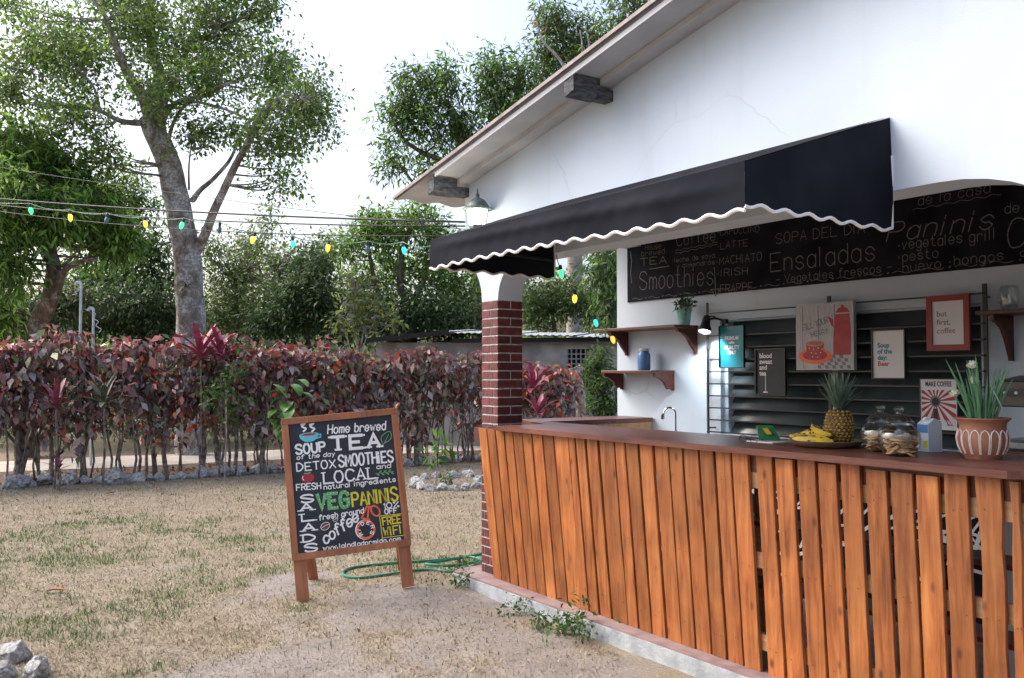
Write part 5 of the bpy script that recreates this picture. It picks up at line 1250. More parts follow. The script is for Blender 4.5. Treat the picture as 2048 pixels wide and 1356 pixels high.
# cordylines
M['ti1'] = mat('cordyline_leaf', (.20, .025, .065), (.36, .08, .14), .35, 14); M['ti2'] = mat('cordyline_dark_leaf', (.09, .02, .04), (.24, .05, .09), .35, 14); M['ti3'] = mat('grey_green_leaf', (.05, .075, .045), (.13, .12, .09), .4, 14)
def cordyline(px, Y, top_px, label, m_, n_=18, L=.42, seed=1, heads=1):
    c = W(px, 800, Y); c.z = 0; ht = W(px, top_px, Y).z - L * .55; o = thing('cordyline', label, 'plant', (c.x, c.y, 0), 0, 'cordylines in the hedge'); r_ = random.Random(seed)
    MB().tube([(0, 0, -.03), (.02, .01, ht * .5), (0, 0, ht)], [.016, .014, .012], 6).build('stem', M['stem'], o)
    for k in range(n_):
        a_ = k * 2.4 + r_.uniform(-.3, .3); el = .15 + 1.15 * k / n_; q = MB()
        blade_leaf(q, (.01 * math.cos(a_), .01 * math.sin(a_), ht - .10 + .12 * k / n_), (math.cos(a_) * math.cos(el), math.sin(a_) * math.cos(el), math.sin(el)), L * r_.uniform(.75, 1.1), L * .20, r_.uniform(.4, 1.0), 6); q.build('leaf', M[m_], o, True)
for a in ((400, 13.0, 668, 'pink cordyline rising above the hedge in front of the big trunk', 'ti1', 18, .50, 1), (440, 13.2, 672, 'magenta cordyline right of the big trunk above hedge', 'ti1', 16, .46, 2), (112, 11.9, 770, 'purple cordyline with broad leaves low in the hedge gap', 'ti2', 12, .40, 3), (208, 12.2, 762, 'dark green cordyline in the middle of the hedge', 'ti3', 14, .44, 4),
          (1068, 15.2, 738, 'bright pink cordyline just right of the brick pillar', 'ti1', 16, .50, 5), (1078, 14.6, 790, 'low pink cordyline beneath the taller one by the pillar', 'ti1', 14, .46, 6), (120, 11.75, 912, 'small red cordyline at the foot of the hedge', 'ti2', 10, .22, 7)): cordyline(*a)
# climbing philodendron with broad leaves
M['phil'] = mat('philodendron_leaf', (.05, .14, .025), (.14, .27, .05), .3, 10)
c = W(575, 800, 13.1); ph = thing('philodendron', 'bright green broad leaved climber hanging in the hedge by the sign', 'plant', (c.x, c.y - .15, 0)); r_ = random.Random(3)
MB().tube([(0, .15, -.02), (.03, .1, .7), (0, .02, 1.3)], .014, 6).build('stem', M['stem'], ph)
for k in range(22):
    q = MB(); a_ = r_.uniform(-2.9, -.2); z = r_.uniform(.75, 1.45); blade_leaf(q, (r_.uniform(-.2, .2), r_.uniform(-.08, .1), z), (math.cos(a_), math.sin(a_) * .7, r_.uniform(-.5, .2)), r_.uniform(.2, .3), r_.uniform(.13, .2), 1.2, 6, cup=.2); q.build('leaf', M['phil'], ph, True)
def leafy(name, label, cat, loc, cents, per, rad, size, pal, seed, stem=None, group=None, asp=.5, droop=.3, m_='leaf', **kw):
    o = thing(name, label, cat, loc, 0, group); foliage('foliage', o, [leafcloud(cents, per, rad, size, pal, asp=asp, droop=droop, seed=seed, **kw)], M[m_])
    if stem: 
        q = MB(); [q.tube(p_, r0, 6) for p_, r0 in stem]; q.build('stem', M['bark3'], o, True)
    return o
GRN = [(.045, .10, .02), (.08, .16, .035), (.12, .22, .05), (.06, .12, .03)]
g = np.random.default_rng(12)
c = W(462, 790, 13.0); leafy('green_vine', 'fresh green vine growing through the middle of the hedge', 'plant', (c.x, c.y - .25, 0), g.normal(size=(26, 3)) * (.14, .12, .26) + (0, 0, 1.35), 16, .10, .075, GRN, 8, [([(0, 0, -.02), (.02, 0, .7), (0, 0, 1.4)], .01)])
sp0 = G(872, 975); leafy('sapling', 'young sapling with bright leaves inside the ring of stones', 'sapling', sp0, np.array([(.0, 0, .55), (.12, 0, .52), (-.12, .02, .48), (.05, .05, .60), (-.05, -.05, .42), (.18, 0, .56), (.02, 0, .35)]), 5, .08, .17, [(.10, .22, .035), (.15, .28, .05), (.07, .16, .03)], 9, [([(0, 0, -.03), (.005, 0, .3), (0, 0, .58)], [.010, .008, .004])], asp=.42)
g0 = G(892, 968); leafy('seedling', 'tiny green seedling beside the sapling inside stone ring', 'plant', g0, g.normal(size=(9, 3)) * (.05, .05, .06) + (0, 0, .13), 7, .05, .06, GRN, 10, [([(0, 0, -.02), (0, 0, .16)], .004)])
# weeds along the plinth
for k, (px, py, s_, lab) in enumerate(((1208, 1268, 1.0, 'bright leafy weed growing against the plinth'), (1165, 1262, .7, 'low dark weed left of the bright one by plinth'), (1090, 1222, .6, 'grassy weed tuft at plinth near bar corner'), (1078, 1258, .5, 'small flat weed on bare soil'), (930, 1180, .7, 'weed clump at the left end of plinth'), (925, 1145, .8, 'leafy weeds over the coiled hose by pillar foot'))):
    g0 = G(px, py); g0.z = gh(g0.x, g0.y); q = g0 - P0
    if q.dot(VY) > -.22 and q.dot(WX) > -.44: g0 = g0 - VY * (q.dot(VY) + .24)
    n_ = int(16 * s_) + 5; cc = g.normal(size=(n_, 3)) * (.09 * s_, .05 * s_, .035 * s_) + (0, 0, .06 * s_); cc[:, 2] = np.abs(cc[:, 2]) + .012
    if k == 0: cc[:6] = g.normal(size=(6, 3)) * (.03, .03, .05) + (0, 0, .14)
    leafy('weed', lab, 'weed', g0, cc, 9, .045, .032 * (.7 + .4 * s_), [(.05, .12, .03), (.09, .19, .05), (.04, .085, .025)], 30 + k, [([(0, 0, -.02), (0, 0, .12 * s_)], .003)], group='weeds along the plinth', asp=.45)
M['dryleaf'] = mat('dry_leaf', (.20, .075, .025), (.33, .15, .06), .7, 20)
for k, (px, py, lab) in enumerate(((110, 1188, 'brown dry leaf on the left of the lawn'), (320, 983, 'orange dry leaf on lawn near the hedge stones'), (1128, 1268, 'curled brown leaf lying by the plinth weeds'), (218, 990, 'small dark dry leaf near the hedge'))):
    g0 = G(px, py); q = MB(); blade_leaf(q, (-.06, 0, .012), (1, .2, .15), .13, .06, .35, 5, cup=.5); tag(q.build('dry_leaf', M['dryleaf'], None, True, loc=(g0.x, g0.y, gh(g0.x, g0.y) + .004), rot=(0, 0, k * 1.3)), lab, 'leaf')
# crumbs of dry leaf, twigs and pebbles over the yard
dc = []
while len(dc) < 1500:
    y_ = rs.uniform(4.2, 13); x_ = rs.uniform(-.6, .1) * y_; q = Vector((x_, y_, 0)) - P0
    if (q.dot(VY) > -.2 and q.dot(WX) > -.45) or hedge_side(x_, y_) > 0: continue
    dc.append((x_, y_, gh(x_, y_) + .006))
V_, F_, C_ = leafcloud(np.array(dc), 1, .01, .026, [(.16, .09, .05), (.24, .15, .09), (.30, .24, .17), (.10, .075, .06), (.36, .33, .29)], asp=.5, droop=0, up=2.5, flat_=.1, sj=.5, seed=78)
tag(link('ground_debris', npmesh('ground_debris', V_, F_, C_, M['leaf'])), 'crumbs of dry leaves and twigs scattered over the yard', 'debris', kind='stuff')
# leaf litter under the hedge
lc = np.array([hedge_a + hd * rs.uniform(-2, 9.5) + hn * rs.uniform(.1, 1.5) + Vector((0, 0, .02)) for _ in range(420)])
V_, F_, C_ = leafcloud(lc, 6, .14, .075, [(.14, .075, .05), (.20, .12, .085), (.10, .06, .05), (.25, .16, .12), (.20, .06, .04)], asp=.5, droop=0, up=2.5, flat_=.08, seed=77)
V_[:, 2] = np.maximum(V_[:, 2], .008)
tag(link('leaf_litter', npmesh('leaf_litter', V_, F_, C_, M['leaf'])), 'dry brown leaf litter under the hedge', 'leaves', kind='stuff')
# ------------------------------------------------------------------ trees
def smooth_path(p, k=4):
    p = [Vector(a) for a in p]; out = []
    for i in range(len(p) - 1):
        a, b_, c, d = p[max(i - 1, 0)], p[i], p[i + 1], p[min(i + 2, len(p) - 1)]
        for j in range(k):
            t = j / k; out.append(.5 * (2 * b_ + (c - a) * t + (2 * a - 5 * b_ + 4 * c - d) * t * t + (3 * b_ - a - 3 * c + d) * t ** 3))
    out.append(p[-1]); return out
def tree(name, label, base, limbs, blobs, pal, bark='bark2', per=26, crad=.34, size=.13, asp=.38, droop=.5, seed=1, hubs=5, cat='tree', group=None, wts=None, twig=.010, hub_r=.03, bright=None, m_='leaf', shell=.55, sj=.3, dens=1.0):
    """limbs: [(world points, r0, r1)]; blobs: [(centre, (rx, ry, rz), clusters)]"""
    base = Vector(base); o = thing(name, label, cat, base, 0, group); g = np.random.default_rng(seed); r_ = random.Random(seed)
    q = MB(); sk = []
    for (pts, r0, r1) in limbs:
        ps = [a - base for a in smooth_path(pts)]; n_ = len(ps)
        ps = [p_ + Vector((noise.noise(p_ * 1.7), noise.noise(p_ * 1.7 + Vector((9, 0, 0))), 0)) * min(.06, r0 * .35) if i else p_ for i, p_ in enumerate(ps)]
        q.tube(ps, [r0 + (r1 - r0) * i / (n_ - 1) for i in range(n_)], 12 if r0 > .1 else 7); sk += ps
    cents = []; crs = []
    for (c, (rx, ry, rz), n_) in blobs:
        n_ = int(n_ * dens)
        c = Vector(c) - base; hb = []
        for k in range(hubs):
            d = Vector(g.normal(size=3)).normalized() * r_.uniform(.2, .6); h_ = c + Vector((d.x * rx, d.y * ry, d.z * rz)); s = min(sk, key=lambda a: (a - h_).length_squared + max(0, a.z - h_.z) * 2)
            mid = s.lerp(h_, .5) + Vector((r_.uniform(-.12, .12), r_.uniform(-.12, .12), -.06 * (h_ - s).length)); ps = smooth_path([s, mid, h_], 4); q.tube(ps, [hub_r * (1 - .65 * i / 8) for i in range(9)], 5, False); hb += ps[3:]
        sk_np = np.array([tuple(a) for a in hb + sk])
        d = g.normal(size=(n_, 3)); d /= np.linalg.norm(d, axis=1, keepdims=True); rad = g.random((n_, 1)) ** shell
        cc = np.array(c) + d * rad * (rx, ry, rz); cc += .15 * np.stack([np.sin(cc[:, 1] * 5 + seed), np.sin(cc[:, 2] * 5), np.sin(cc[:, 0] * 5)], 1) * min(rx, rz)
        for p_ in cc:
            j = int(((sk_np - p_) ** 2).sum(1).argmin()); a = Vector(sk_np[j]); e = Vector(p_); mid = a.lerp(e, .55) + Vector((0, 0, -.05)) + Vector(g.normal(size=3)) * .05
            q.tube([a, mid, e], [twig, twig * .7, twig * .3], 3, False)
        cents.append(cc)
    q.build('trunk', M[bark], o, True)
    cents = np.vstack(cents)
    foliage('crown', o, [leafcloud(cents, per, crad, size, pal, wts, asp=asp, droop=droop, seed=seed + 500, cj=.30, sj=sj)], M[m_])
    return o
def path(Y, *px): return [W(a[0], a[1], Y + (a[2] if len(a) > 2 else 0)) for a in px]
def bl(px, py, Y, rpx, rpy, n_, depth=None):
    s = Y / F; return (W(px, py, Y), (rpx * s, depth or (rpx + rpy) / 2 * s * .8, rpy * s), n_)
OL = [(0.106, 0.170, 0.038), (0.163, 0.240, 0.061), (0.211, 0.290, 0.078), (0.086, 0.140, 0.043), (0.250, 0.320, 0.104)]
DK = [(0.034, 0.071, 0.024), (0.057, 0.103, 0.035), (0.086, 0.140, 0.049), (0.047, 0.090, 0.038)]
MG = [(0.047, 0.110, 0.028), (0.086, 0.170, 0.038), (0.144, 0.261, 0.052), (0.067, 0.130, 0.038), (0.211, 0.339, 0.078)]
LM = [(0.173, 0.320, 0.052), (0.250, 0.420, 0.070), (0.114, 0.221, 0.043), (0.325, 0.481, 0.104)]
GY = [(0.095, 0.130, 0.061), (0.144, 0.170, 0.078), (0.191, 0.209, 0.104), (0.067, 0.099, 0.049)]
# the big lichen covered tree
Y = 17.0; b0 = W(383, 760, Y); b0.z = -.1
limbs = [([b0] + path(Y, (382, 690), (380, 600), (372, 500), (352, 400), (330, 310), (308, 262), (300, 235)), .29, .20),
  (path(Y, (308, 262), (312, 200), (318, 150, .3), (306, 100, .5), (300, 40, .7), (310, -60, 1)), .15, .07), (path(Y, (305, 255), (290, 200, -.3), (262, 160, -.5), (240, 110, -.8), (210, 40, -1)), .13, .05),
  (path(Y, (318, 245), (330, 200), (352, 150, .4), (380, 90, .6), (395, 30, .8)), .09, .03), (path(Y, (322, 250), (350, 208, -.4), (410, 190, -.6), (450, 170, -1)), .065, .025),
  (path(Y, (300, 245), (265, 246, -.3), (235, 240, -.5), (195, 220, -.7), (150, 214, -1)), .07, .025), (path(Y, (200, 222, -.7), (190, 180, -.9), (170, 150, -1)), .03, .015),
  (path(Y, (335, 290), (350, 240, -.6), (380, 205, -.8), (440, 215, -1), (500, 240, -1.2)), .04, .02),
  (path(Y, (385, 520, .1), (410, 470, -.2), (432, 410, -.4), (470, 330, -.6), (500, 280, -.8), (530, 235, -1), (560, 200, -1.2)), .10, .035), (path(Y, (470, 330, -.6), (490, 290, -.9), (520, 230, -1.2), (570, 190, -1.4), (620, 205, -1.6)), .045, .02),
  (path(Y, (385, 400), (400, 380, .4), (430, 355, .7), (465, 310, 1), (490, 250, 1.2)), .06, .025), (path(Y, (378, 380, -.1), (378, 330, -.3), (385, 270, -.4)), .025, .01)]
blobs = [bl(300, 60, Y, 190, 110, 210, 2.2), bl(120, 120, Y - .8, 150, 110, 165, 1.8), bl(60, 40, Y, 110, 60, 60, 1.5), bl(450, 70, Y + .5, 120, 90, 105, 1.8), bl(560, 150, Y, 90, 80, 75, 1.5), bl(620, 210, Y - 1, 75, 70, 75, 1.3), bl(540, 280, Y - .8, 90, 60, 60, 1.2), bl(560, 360, Y - .5, 50, 40, 18, 1), bl(400, 280, Y - .6, 60, 40, 22, 1), bl(170, 240, Y - 1, 90, 60, 50, 1.2), bl(210, 310, Y - .8, 70, 45, 28, 1),
  bl(420, 150, Y - .8, 80, 60, 40, 1.3), bl(330, 170, Y - 1.4, 100, 60, 45, .8), bl(20, 180, Y - .6, 60, 50, 40), bl(450, 250, Y - .2, 60, 40, 18), bl(440, -60, Y, 160, 70, 70, 2), bl(200, -60, Y, 200, 70, 90, 2), bl(530, 20, Y, 60, 40, 24)]
big = tree('tall_tree', 'tall tree with leaning lichen covered trunk and airy crown behind the hedge', b0, limbs, blobs, OL + LM[:2] + MG[2:3], 'bark', 46, .33, .085, .46, .3, 41, 6, shell=.7, dens=.82, twig=.009, hub_r=.022)
# bromeliad on the trunk
br = thing('bromeliad', 'small spiky bromeliad growing on the big leaning trunk', 'plant', W(375, 572, Y - .30)); M['brom'] = mat('bromeliad_leaf', (.12, .14, .06), (.24, .24, .12), .5, 12); r_ = random.Random(2)
q = MB()
for k in range(26): a_ = r_.uniform(-3.1, 0); blade_leaf(q, (0, 0, 0), (math.cos(a_), math.sin(a_), r_.uniform(-.3, .9)), r_.uniform(.18, .3), .03, 1.2, 5)
q.build('leaves', M['brom'], br, True)
# mango at the left edge
Y = 15.5; b0 = W(62, 760, Y + 1); b0.z = -.1
tree('mango_tree', 'dense mango tree with crooked grey trunk at the left edge', b0, [([b0] + path(Y, (75, 660, .6), (100, 600, .3), (112, 540), (102, 500), (98, 440), (110, 380)), .17, .08), (path(Y, (92, 640, .5), (115, 580), (130, 540, -.2), (165, 522, -.4), (190, 520, -.6)), .08, .03), (path(Y, (104, 510), (60, 470), (20, 440), (-40, 420)), .07, .03), (path(Y, (112, 540), (140, 520, -.3), (160, 490, -.4)), .03, .015)],
  [bl(20, 300, Y, 100, 80, 120), bl(20, 420, Y - .5, 80, 110, 120, 1), bl(130, 350, Y + .6, 90, 70, 90), bl(180, 430, Y + .6, 80, 55, 80, 1), bl(220, 480, Y + .8, 60, 50, 50), bl(20, 540, Y - .5, 50, 60, 40), bl(-90, 400, Y, 90, 200, 140), bl(120, 420, Y - .3, 70, 40, 40), bl(-20, 620, Y + .5, 60, 70, 40)], MG[1:] + LM, 'bark2', 30, .34, .17, .24, .8, 42, 6, twig=.009, hub_r=.025)
def bush(name, label, px, Y, blobs, pal, seed, stems=(), bark='bark2', size=.12, per=26, asp=.34, cat='tree', crad=.34, droop=.5, **kw):
    b_ = W(px, 760, Y); b_.z = -.1; first = blobs[0][0]
    lm = [([b_, b_.lerp(first, .5) + Vector((.1, 0, 0)), Vector(first)], .10, .04)] if not stems else [([b_] + path(Y, *s[0]), s[1], s[2]) for s in stems]
    return tree(name, label, b_, lm, blobs, pal, bark, per, crad, size, asp, droop, seed, 5, cat, 'trees and bushes behind the hedge', hub_r=.02, twig=.008, **kw)
bush('bushy_tree', 'mid green mango tree filling the gap left of the leaning trunk', 260, 21, [bl(255, 400, 21, 70, 70, 75), bl(285, 500, 21, 65, 50, 60), bl(200, 560, 21, 90, 50, 80), bl(300, 560, 21, 60, 40, 45)], MG, 51, [(((255, 640), (250, 560), (262, 470), (258, 400)), .10, .04)], size=.17, asp=.24)
bush('dark_bush', 'dark blue-green bush left of the leaning trunk above the hedge', 300, 19.5, [bl(270, 620, 19.5, 90, 60, 110), bl(330, 640, 19.5, 60, 50, 60), bl(180, 640, 19.8, 80, 50, 80)], DK + [(.05, .075, .045)], 52, size=.13)
bush('dark_bush', 'brown-tipped dark bush at far left below the mango', 60, 18, [bl(60, 630, 18, 110, 50, 110), bl(-60, 640, 18, 90, 60, 70), bl(150, 600, 18.5, 60, 40, 40)], DK + [(.16, .085, .04)], 53, wts=[3, 3, 3, 3, 1.2])
bush('scrub_tree', 'olive green scrubby tree right of the leaning trunk', 470, 22, [bl(470, 560, 22, 90, 80, 120), bl(450, 640, 21.5, 80, 50, 80), bl(500, 490, 23, 60, 40, 40), bl(545, 450, 23.5, 40, 35, 18), bl(430, 500, 22, 40, 40, 24)], GY + OL[:2] + LM[:1], 54, size=.10, asp=.42)
bush('dark_tree', 'dark rounded tree in the centre behind the hedge', 610, 20.5, [bl(610, 590, 20.5, 80, 65, 125), bl(560, 650, 20.5, 70, 40, 70), bl(660, 640, 20.5, 70, 50, 75), bl(630, 530, 21, 50, 30, 30)], DK, 55, size=.13)
bush('forked_tree', 'forked tree with light green top left of the awning', 822, 21.5, [bl(740, 460, 21.5, 60, 40, 60), bl(820, 445, 21.5, 70, 45, 70), bl(700, 500, 21.5, 45, 35, 30), bl(800, 530, 22, 90, 50, 80), bl(880, 500, 21.5, 55, 60, 60), bl(720, 570, 22, 60, 40, 45), bl(905, 580, 22, 60, 60, 70)], LM + MG[:3], 56, [(((825, 640), (805, 590), (800, 530), (820, 450)), .12, .05), (((825, 630), (845, 570), (870, 510), (880, 470)), .10, .04), (((760, 600), (745, 540), (735, 470)), .09, .03)], size=.14, asp=.3)
bush('dark_bush', 'dense dark bush behind the shed roof left of pillar', 830, 21, [bl(820, 625, 21, 80, 45, 100), bl(905, 640, 21, 70, 45, 80), bl(740, 640, 21, 60, 45, 60)], DK + MG[:1], 57, size=.13)
bush('pale_shrub', 'pale yellow-green shrub with thin white stems above the hedge', 720, 16.2, [bl(715, 600, 16.2, 45, 45, 26), bl(745, 640, 16.2, 50, 35, 24), bl(690, 640, 16.2, 35, 35, 14), bl(705, 560, 16.2, 25, 20, 8)], [(.17, .22, .08), (.22, .27, .12), (.13, .18, .06), (.24, .27, .05)], 58, [(((715, 700), (705, 650), (712, 580)), .022, .008), (((722, 690), (745, 650), (755, 615)), .018, .008), (((728, 690), (760, 665), (775, 650)), .014, .006), (((700, 700), (682, 655), (678, 630)), .012, .006)], 'bark3', size=.11, per=14, asp=.42, crad=.22, droop=.2)
bush('scrub_tree', 'thin airy scrub tree between the dark rounded tree and the leaning trunk', 560, 25, [bl(560, 540, 25, 80, 60, 90), bl(640, 500, 25, 50, 45, 36), bl(500, 600, 25, 90, 60, 70), bl(640, 590, 25, 80, 60, 60)], GY + OL[:3], 59, size=.12, asp=.42)
g = np.random.default_rng(95); n_ = 900
cc = np.stack([g.uniform(-15, 9, n_), g.uniform(18.6, 27, n_), .1 + 1.3 * g.random(n_) ** 1.5], 1); cc = cc[~((cc[:, 0] > -3.6) & (cc[:, 1] < 22.5))]
V_, F_, C_ = leafcloud(cc, 26, .42, .14, DK + GY[:2] + [(.12, .085, .06)], asp=.4, seed=96, cj=.3)
V_[:, 2] = np.maximum(V_[:, 2], .004)
tag(link('undergrowth', npmesh('undergrowth', V_, F_, C_, M['leaf'])), 'dark leafy undergrowth beneath the trees behind the hedge', 'undergrowth', kind='stuff')
# mango behind the building
Y = 24; b0 = W(960, 760, Y); b0.z = -.1
tree('mango_tree', 'large mango tree rising behind the left slope of the cafe roof', b0, [([b0] + path(Y, (960, 560), (955, 400), (930, 290), (900, 220)), .28, .12), (path(Y, (955, 400), (990, 300), (1030, 200), (1040, 140)), .14, .05), (path(Y, (945, 340), (880, 320), (820, 290), (790, 250)), .09, .03), (path(Y, (900, 400), (850, 390), (800, 330)), .06, .03)],
  [bl(870, 170, Y, 80, 60, 85), bl(820, 230, Y, 65, 75, 70), bl(900, 260, Y, 90, 70, 85), bl(1000, 150, Y, 75, 55, 90), bl(1020, 220, Y, 80, 60, 80), bl(790, 320, Y, 35, 60, 26), bl(960, 330, Y, 90, 50, 60), bl(860, 330, Y + 1, 70, 40, 30)], MG + LM[:1] + DK[:2], 'bark2', 32, .38, .17, .26, .7, 61, 6, dens=.8, twig=.010, hub_r=.03)
Y = 26; b0 = W(1150, 760, Y); b0.z = -.1
tree('mango_tree', 'mango tree with bare grey branches and rusty tips above the roof', b0, [([b0] + path(Y, (1150, 400), (1150, 250), (1150, 160), (1160, 90)), .26, .06), (path(Y - 1.2, (1150, 180), (1120, 120), (1085, 80), (1068, 20)), .06, .015), (path(Y - 1.2, (1155, 170), (1165, 110), (1160, 60)), .05, .015), (path(Y - 1.2, (1160, 160), (1178, 100), (1170, 50)), .045, .015)],
  [bl(1110, 50, Y, 45, 50, 45), bl(1110, 130, Y, 70, 60, 75), bl(1180, 90, Y, 60, 60, 60), bl(1100, 210, Y, 70, 50, 60), bl(1200, 170, Y, 60, 60, 50)], MG + [(.20, .10, .05)], 'bark3', 30, .42, .19, .24, .7, 62, 5, wts=[3, 3, 2, 3, 1, 1.1], twig=.010, hub_r=.03)
Y = 25; b0 = W(1320, 760, Y); b0.z = -.1
tree('mango_tree', 'mango tree at the top edge above the roof slope', b0, [([b0] + path(Y, (1320, 400), (1310, 200), (1300, 60)), .26, .08)], [bl(1280, 40, Y, 80, 80, 100), bl(1350, -30, Y, 90, 70, 60), bl(1230, 110, Y, 50, 50, 40), bl(1300, 140, Y, 80, 60, 50)], MG + [(.12, .12, .04)], 'bark2', 30, .42, .19, .24, .7, 63, 5, twig=.010, hub_r=.03)
# seen through the serving opening
bush('green_bush', 'bright green bush behind the shed seen through the opening', 1120, 23, [bl(1100, 600, 23, 70, 45, 90), bl(1180, 610, 23, 60, 40, 70), bl(1060, 620, 23, 45, 40, 40)], [(.075, .14, .03), (.11, .18, .04), (.055, .10, .03)], 64, size=.10, asp=.4)
bush('overhanging_tree', 'dark tree with hanging leaves seen at the right of the opening', 1270, 19, [bl(1215, 540, 18.4, 42, 70, 60, .8), bl(1290, 520, 19, 60, 90, 60), bl(1222, 620, 18.4, 25, 50, 26, .6)], MG + DK, 65, [(((1290, 600), (1280, 450)), .14, .06)], size=.17, asp=.24, droop=.9)
bush('leafy_shrub', 'leafy green shrub against the shed wall right of stump', 1200, 17.2, [bl(1200, 760, 17.2, 36, 55, 60, .4), bl(1215, 820, 17.2, 40, 25, 36, .4), bl(1190, 720, 17.2, 26, 28, 20, .35)], GRN, 66, size=.085, asp=.45, per=22, crad=.2)
# scrub that covers the hillside: one mass
g = np.random.default_rng(91); n_ = 2600
hxx = g.uniform(-42, 36, n_); hyy = 33 + 34 * g.random(n_) ** 1.3
cc = np.array([(a, b_, max(0, hillz(a, b_)) + g.uniform(.2, 1.6)) for a, b_ in zip(hxx, hyy)])
V_, F_, C_ = leafcloud(cc, 34, .85, .34, GY + OL[:3] + DK[:2] + [(.14, .115, .08), (.17, .13, .10)], asp=.5, seed=92, cj=.35)
tag(link('hill_scrub', npmesh('hill_scrub', V_, F_, C_, M['leaf'])), 'dry grey-green scrub covering the distant hillside', 'scrub', kind='stuff')

# ------------------------------------------------------------------ shed with tin roof
Y = 18.6; A = W(752, 800, Y + .8); Bx = W(1262, 800, Y - .5); A.z = Bx.z = 0
e = Bx - A; sz = math.atan2(e.y, e.x); SLN = e.length
sh = thing('shed', 'low grey concrete shed with patched tin roof beyond the hedge', 'shed', A, sz); sh.rotation_euler.z = sz
HW = 2.18
vx = (W(1105, 740, Y) - A).length; vw = .48
w_ = MB().box(0, vx - .0005, 0, .15, -.1, HW).box(vx + vw + .0005, SLN, 0, .15, -.1, HW).box(vx, vx + vw, 0, .15, -.1, 1.22).box(vx, vx + vw, 0, .15, 2.02, HW)
w_.box(0, .15, .151, 3.5, -.1, HW).box(SLN - .15, SLN, .151, 3.5, -.1, HW).build('wall', M['shedwall'], sh)
MB().box(vx, vx + vw, .13, .149, 1.2205, 2.0195).build('vent_backing', M['dark'], sh)
vent = MB()
for i in range(6): vent.box(vx + i * vw / 5 - .012 + (.012 if i == 0 else -.012 if i == 5 else 0), vx + i * vw / 5 + .012 + (.012 if i == 0 else -.012 if i == 5 else 0), .02, .12, 1.2205, 2.0195)
vent.build('vent_grid', M['shedwall'], sh)
for j in range(1, 8): MB().box(vx + .001, vx + vw - .001, .03, .11, 1.22 + j * .1 - .012, 1.22 + j * .1 + .012).build('vent_bar', M['shedwall'], sh)
def sheet(x0, x1, z0_, z1_, y0, y1, name='roof_sheet', m_='tin'):
    def fn(u, q): x = x0 + (x1 - x0) * u; return (x, y0 + (y1 - y0) * q, z0_ + (z1_ - z0_) * u + .16 * q + .012 * math.sin(x * 2 * math.pi / .15))
    q = MB().grid(fn, 40, 3); q.add([(a, b_, c + .006) for a, b_, c in q.v], [f[::-1] for f in q.f]); q.build(name, M[m_], sh, True)
sheet(-.15, 1.75, HW + .04, HW + .22, -.35, 2.2); sheet(1.55, 3.1, HW + .19, HW + .16, -.25, 2.2); sheet(2.9, 4.4, HW + .13, HW + .10, -.30, 2.2); sheet(4.2, SLN + .2, HW + .09, HW + .04, -.30, 2.2)
MB().add([(x, y, z) for (x, z) in ((-.2, HW - .02), (1.75, HW + .15)) for (y, dz) in ((-.37, 0), (-.34, 0))] + [(x, y, z + .10) for (x, z) in ((-.2, HW - .02), (1.75, HW + .15)) for y in (-.37, -.34)], [(0, 2, 6, 4), (1, 5, 7, 3), (4, 6, 7, 5), (0, 1, 3, 2), (0, 4, 5, 1), (2, 3, 7, 6)]).build('fascia', M['dark'], sh)
MB().box(1.75, SLN, -.2, -.16, HW - .02, HW + .07).build('beam', M['dark'], sh)
for k in range(5): MB().box(.4 + k * 1.05, .5 + k * 1.05, -.159, 2.0, HW + .001, HW + .035).build('rafter', M['dark'], sh)
# cut trunk in front of the shed
c = W(1165, 840, 16.4); c.z = 0
st_ = thing('cut_trunk', 'pale pruned trunk stump with sawn head in front of the shed', 'trunk', c)
M['palebark'] = mat('peeling_bark', (.24, .16, .12), (.55, .50, .45), .9, 9, .6, 40)
pts = [(0, 0, -.05)] + [tuple(W(a, b_, 16.4) - c) for a, b_ in ((1162, 815), (1160, 780), (1154, 755), (1149, 735))]
MB().tube(pts, [.10, .09, .085, .09, .12], 10).build('trunk', M['palebark'], st_, True); MB().tube([pts[-2], tuple(W(1163, 732, 16.4) - c)], [.06, .055], 8).build('branch_stub', M['palebark'], st_, True)
# metal poles with coiled wire
def pole(px, top_, Y, label, wire):
    c = W(px, 800, Y); c.z = -.05; hz_ = W(px, top_, Y).z + .05; o = thing('metal_pole', label, 'pole', c, 0, 'poles behind the hedge')
    MB().tube([(0, 0, 0), (0, 0, hz_ - .1)], .022, 10).build('tube', M['galv'], o, True)
    MB().tube([(0, 0, hz_ - .1)] + [(-.045 * (1 - math.cos(R(k * 30))), 0, hz_ - .1 + .05 * math.sin(R(k * 30))) for k in range(1, 7)], [.026] * 7, 8).build('bent_cap', M['galv'], o, True)
    MB().tube([(wire[0] * (k / 12) + .035 * math.sin(k * 1.4), -.02, hz_ - .12 - wire[1] * k / 12) for k in range(13)], .007, 5).build('wire', M['lid'], o, True)
pole(158, 558, 14.6, 'taller galvanised pole with bent top behind the hedge', (-.10, .14)); pole(184, 610, 14.9, 'shorter galvanised pole with curly hanging wire', (.13, .34))

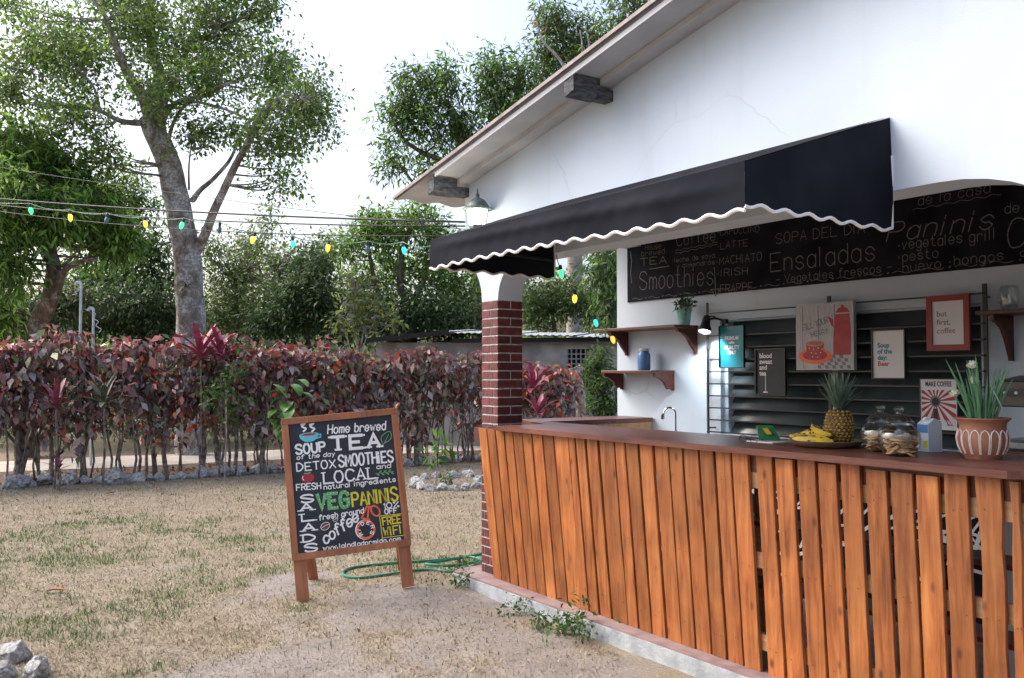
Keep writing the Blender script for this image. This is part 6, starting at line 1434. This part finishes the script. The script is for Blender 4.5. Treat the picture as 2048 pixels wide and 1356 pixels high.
# ------------------------------------------------------------------ cables and coloured string lights
def sagline(a, b_, s, n_=26): return [Vector(a).lerp(Vector(b_), i / n_) - Vector((0, 0, s * 4 * (i / n_) * (1 - i / n_))) for i in range(n_ + 1)]
E = B(-.44, .05, 0)
def cable(a, b_, s, r, label): tag(MB().tube(sagline(a, b_, s), r, 6).build('power_cable', M['cable'], None, True), label, 'cable', 'cables running to the building')
X0 = lambda px, py, Y: W(px, py, Y)
cable(X0(-260, 372, 9.5), tuple(E + Vector((0, 0, 2.66))), .06, .008, 'thick black overhead cable, uppermost of those reaching the lantern corner')
cable(X0(-260, 378, 9.4), tuple(E + Vector((0, 0, 2.63))), .10, .006, 'black overhead cable twisted just under the thickest one')
cable(X0(-260, 380, 9.2), tuple(E + Vector((0, 0, 2.56))), .14, .0045, 'thin black overhead cable sagging below the thick pair')
cable(X0(-260, 290, 11), tuple(E + Vector((0, 0, 2.60))), .05, .003, 'thinnest overhead wire crossing high over the left trees')
sls = thing('string_lights', 'string of coloured outdoor bulbs hung from left trees to the awning', 'string lights', (0, 0, 0))
bulbs = [(60, 415, 'g'), (140, 428, 'y'), (215, 434, 'n'), (290, 441, 'o'), (368, 444, 'g'), (440, 452, 'n'), (510, 472, 'y'), (585, 480, 't'), (658, 488, 'o'), (735, 490, 'n'), (806, 492, 't')]
BM_ = {'g': emis('bulb_green', (.05, .9, .25), 1.0, (.02, .5, .15)), 'y': emis('bulb_yellow', (1.0, .55, .03), 2.0, (.8, .4, .02)), 'o': emis('bulb_orange', (1.0, .24, .03), 2.0, (.8, .2, .02)), 't': emis('bulb_teal', (.03, .62, .58), .7, (.02, .45, .42)), 'n': mat('bulb_unlit', (.05, .16, .20), None, .25)}
line = [X0(-120, 392, 7.4)] + [X0(px, py - 8, 7.2 - .9 * px / 850) for px, py, _ in bulbs] + [X0(862, 492, 5.35)]
line2 = [X0(1112, 510, 5.6), X0(1128, 548, 5.9), X0(1150, 580, 6.2), X0(1188, 630, 6.6), X0(1222, 664, 6.8)]
sls.location = line[0]
lb = line[0]
bsock = MB().lathe([(.011, -.028), (.012, -.002), (.008, .004), (.0005, .005)], 10).mesh('socket', M['cable']); 
bbody = {k: MB().lathe([(.009, -.028), (.014, -.037), (.0165, -.050), (.0145, -.066), (.008, -.080), (.0005, -.085)], 12).mesh('bulb', m_, True) for k, m_ in BM_.items()}
for a in (line, line2):
    ps = []
    for i in range(len(a) - 1):
        for j in range(5): t = j / 5; ps.append(a[i].lerp(a[i + 1], t) - Vector((0, 0, .02 * 4 * t * (1 - t))) - lb)
    ps.append(a[-1] - lb); MB().tube(ps, .0028, 5).build('cord', M['hose'] if a is line else M['cable'], sls, True)
for i, (px, py, k) in enumerate(bulbs + [(1150, 580, 'y'), (1188, 630, 't'), (1222, 664, 'o'), (1118, 530, 'g')]):
    p_ = (line[1 + i] if i < len(bulbs) else {0: line2[2], 1: line2[3], 2: line2[4], 3: line2[0].lerp(line2[1], .5)}[i - len(bulbs)]) - lb
    rt = (rnd.uniform(-.15, .15), rnd.uniform(-.3, .3), 0)
    link('socket', bsock, sls, p_ - Vector((0, 0, .006)), rt); link('bulb', bbody[k], sls, p_ - Vector((0, 0, .006)), rt)
